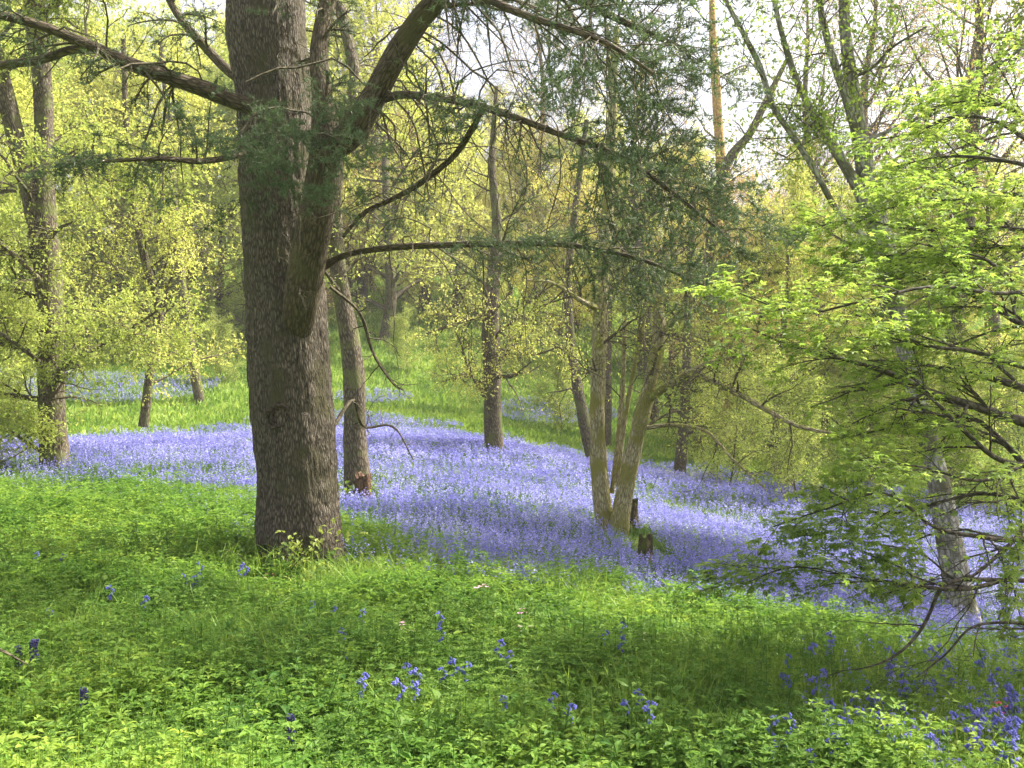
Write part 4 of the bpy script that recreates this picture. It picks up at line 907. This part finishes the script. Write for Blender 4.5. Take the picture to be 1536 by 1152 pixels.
# ------------------------------------------------------------------ single flowers of the near bank
def bell_proto(name, mat, seed, h, nb, label, cat='flower', spread=.03, size=.02, upright=False):
    rg = np.random.default_rng(seed); t = thing(name, label, cat, (0, 0, 0))
    P, R = resample([[0, 0, -.03], [.004, 0, h * .5], [.02, .004, h * .88], [.05 if not upright else .01, .005, h]], [.0032, .0028, .002, .001], 12)
    g = Geo(); tubes(g, P, R, 5)
    leaves(g, np.repeat(P[:1], 5, 0), np.stack([np.cos(np.arange(5) * 1.3) * .5, np.sin(np.arange(5) * 1.3) * .5, np.ones(5)], -1), np.full(5, h * .75), nup=0, wr=.06, kind='blade', droop=.3, rg=rg)
    obj('stem', g, M['strap'], t)
    g = Geo(); th = np.linspace(0, 2 * np.pi, 6, endpoint=False)
    for k in range(nb):
        f = .5 + .5 * (k + .5) / nb; c, _ = interp(P[None], np.array([[f]])); c = c[0, 0]
        a = k * 2.4 if upright else k * 1.1; s_ = size * (1.15 - .45 * f)
        out = np.array([math.cos(a), math.sin(a), 0.]); dn = nz(out * (.75 if upright else .5) + np.array([0, 0, -.7 if not upright else .1]))
        u = nz(np.cross(dn, [0.3, .2, 1])); v = np.cross(dn, u); c = c + out * spread * (.6 if upright else .35)
        V = []
        for (dist, rr) in ((0, .12), (.35, .42), (.8, .40), (1.1, .62)):
            V.append(c + dn * dist * s_ + (u[None] * np.cos(th)[:, None] + v[None] * np.sin(th)[:, None]) * rr * s_ * (1 + (.25 * np.cos(th * 3)[:, None] if dist > 1 else 0)))
        V = np.array(V); aa = np.arange(3)[:, None] * 6; s = np.arange(6)[None]; s2 = (s + 1) % 6
        g.add(V, np.stack([aa + s, aa + s2, aa + 6 + s2, aa + 6 + s], -1).reshape(-1, 4), rnd=np.full(24, rg.random()))
    obj('flower_head', g, M[mat], t)
    return t
def put(proto, first, px, py, Y, label, group, lift=0.0, tilt=True):
    b = at(px, py, Y); X, Yy = b[0], b[1]; z = float(gz(X, Yy))
    rz = rng.uniform(0, 6.28)
    if not first:
        r = copy_tree(proto, (X, Yy, z), rz, rng.uniform(.85, 1.15), label, group)
    else:
        r = proto; r.location = (X, Yy, z); r.rotation_euler = (0, 0, rz); r['label'] = label
        if group: r['group'] = group
    return r
def ground_hit(px, py):
    """where the ray through a pixel of a flower head 0.27 m above the ground meets that level"""
    lo, hi = 2.5, 40.0
    for Y in np.arange(3.0, 40, .05):
        p = at(px, py, Y)
        if p[2] < float(gz(p[0], p[1])) + .22: return Y
    return 12.0
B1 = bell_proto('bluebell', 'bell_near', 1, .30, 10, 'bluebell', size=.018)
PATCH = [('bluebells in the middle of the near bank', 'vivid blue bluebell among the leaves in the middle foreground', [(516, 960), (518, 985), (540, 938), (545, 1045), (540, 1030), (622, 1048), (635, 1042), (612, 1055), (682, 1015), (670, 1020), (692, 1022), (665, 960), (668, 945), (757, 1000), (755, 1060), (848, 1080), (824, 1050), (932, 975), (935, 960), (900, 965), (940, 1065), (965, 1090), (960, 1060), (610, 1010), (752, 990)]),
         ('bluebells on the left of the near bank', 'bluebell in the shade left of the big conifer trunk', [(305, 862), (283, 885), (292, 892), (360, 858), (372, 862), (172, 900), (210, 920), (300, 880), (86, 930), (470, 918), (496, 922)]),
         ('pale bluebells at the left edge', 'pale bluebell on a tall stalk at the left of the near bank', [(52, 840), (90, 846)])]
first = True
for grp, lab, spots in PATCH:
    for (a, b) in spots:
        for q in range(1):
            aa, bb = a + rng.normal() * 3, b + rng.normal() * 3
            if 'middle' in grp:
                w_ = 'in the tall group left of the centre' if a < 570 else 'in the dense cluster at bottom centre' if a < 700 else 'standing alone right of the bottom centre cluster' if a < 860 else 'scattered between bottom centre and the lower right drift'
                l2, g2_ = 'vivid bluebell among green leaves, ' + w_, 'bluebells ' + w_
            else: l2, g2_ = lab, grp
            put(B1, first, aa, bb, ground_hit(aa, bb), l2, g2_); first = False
cnt = 0
while cnt < 130:
    a = 1536 - abs(rng.normal()) * 190; b = rng.uniform(960, 1150)
    if a < 1120: continue
    cnt += 1
    put(B1, False, a, b, ground_hit(a, b), *(('bluebell at the front of the drift in the lower right corner', 'bluebells at the front of the lower right drift') if b > 1060 else ('bluebell at the back of the lower right drift, under the bare maple twigs', 'bluebells at the back of the lower right drift')))
S1 = bell_proto('bugle_flower', 'bell_dusk', 4, .36, 44, 'x', size=.011, spread=.012, upright=True)
put(S1, True, 27, 1030, ground_hit(27, 1015), 'taller of the two dark purple flower spikes at the left edge', None)
put(S1, False, 57, 1038, ground_hit(57, 1022), 'shorter of the two dark purple flower spikes at the left edge', None)
put(S1, False, 120, 1090, ground_hit(120, 1080), 'dark purple flower spike at the lower left, alone', None)
put(S1, False, 430, 1140, ground_hit(430, 1125), 'dark purple flower spike at the very bottom of the picture', None)
def campion(name, mat, label, px, py, seed, n=4, first=True):
    rg = np.random.default_rng(seed); Y = ground_hit(px, py); b = at(px, py, Y); z = float(gz(b[0], b[1])); t = thing(name, label, 'flower', (b[0], b[1], z))
    g, f = Geo(), Geo()
    for k in range(n):
        d = rg.normal(size=2) * .035; top = np.array([b[0] + d[0], b[1] + d[1], z + .24 + .05 * rg.random()])
        P, R = resample([[b[0], b[1], z - .02], (np.array([b[0], b[1], z]) + top) / 2 + [0.01, 0, 0], top], [.002, .0018, .001], 8); tubes(g, P, R, 4)
        for j in range(5):
            a = j * 1.2566 + rg.random() * .3
            leaves(f, top[None], np.array([[math.cos(a), math.sin(a), .25]]), np.array([.022]), nup=.8, wr=.8, kind='near', rg=rg)
    obj('stem', g, M['strap'], t); obj('petals', f, M[mat], t)
campion('campion', 'pink', 'pale pink flower in the middle foreground left of the others', 600, 955, 1)
campion('campion', 'pink', 'pink flower nearest the bluebell edge in the middle foreground', 726, 890, 2)
campion('campion', 'pink', 'pink flower in the centre of the near bank', 775, 930, 3)
campion('campion', 'cream', 'cream flower just below the central pink one', 785, 958, 4)
campion('campion', 'cream', 'cream flower head right of centre on the near bank', 966, 968, 5, n=6)
campion('campion', 'red', 'red flower among the bluebells at the lower right edge', 1514, 1080, 6, n=5)


# ------------------------------------------------------------------ thin spring haze that pales the far wood
g = Geo(); x0, x1, y0, y1, z0, z1 = -140, 140, -12, 160, -14, 60
V = [(x, y, z) for z in (z0, z1) for y in (y0, y1) for x in (x0, x1)]
g.add(np.array(V, float), [[0, 2, 3, 1], [4, 5, 7, 6], [0, 1, 5, 4], [2, 6, 7, 3], [0, 4, 6, 2], [1, 3, 7, 5]])
hm, nt, out = nodes('haze'); pv = nt.nodes.new('ShaderNodeVolumePrincipled'); pv.inputs['Density'].default_value = 0.0008; pv.inputs['Color'].default_value = (.95, .96, 1, 1); pv.inputs['Anisotropy'].default_value = .3
nt.links.new(pv.outputs[0], out.inputs['Volume'])
obj('haze', g, hm, kind='stuff')
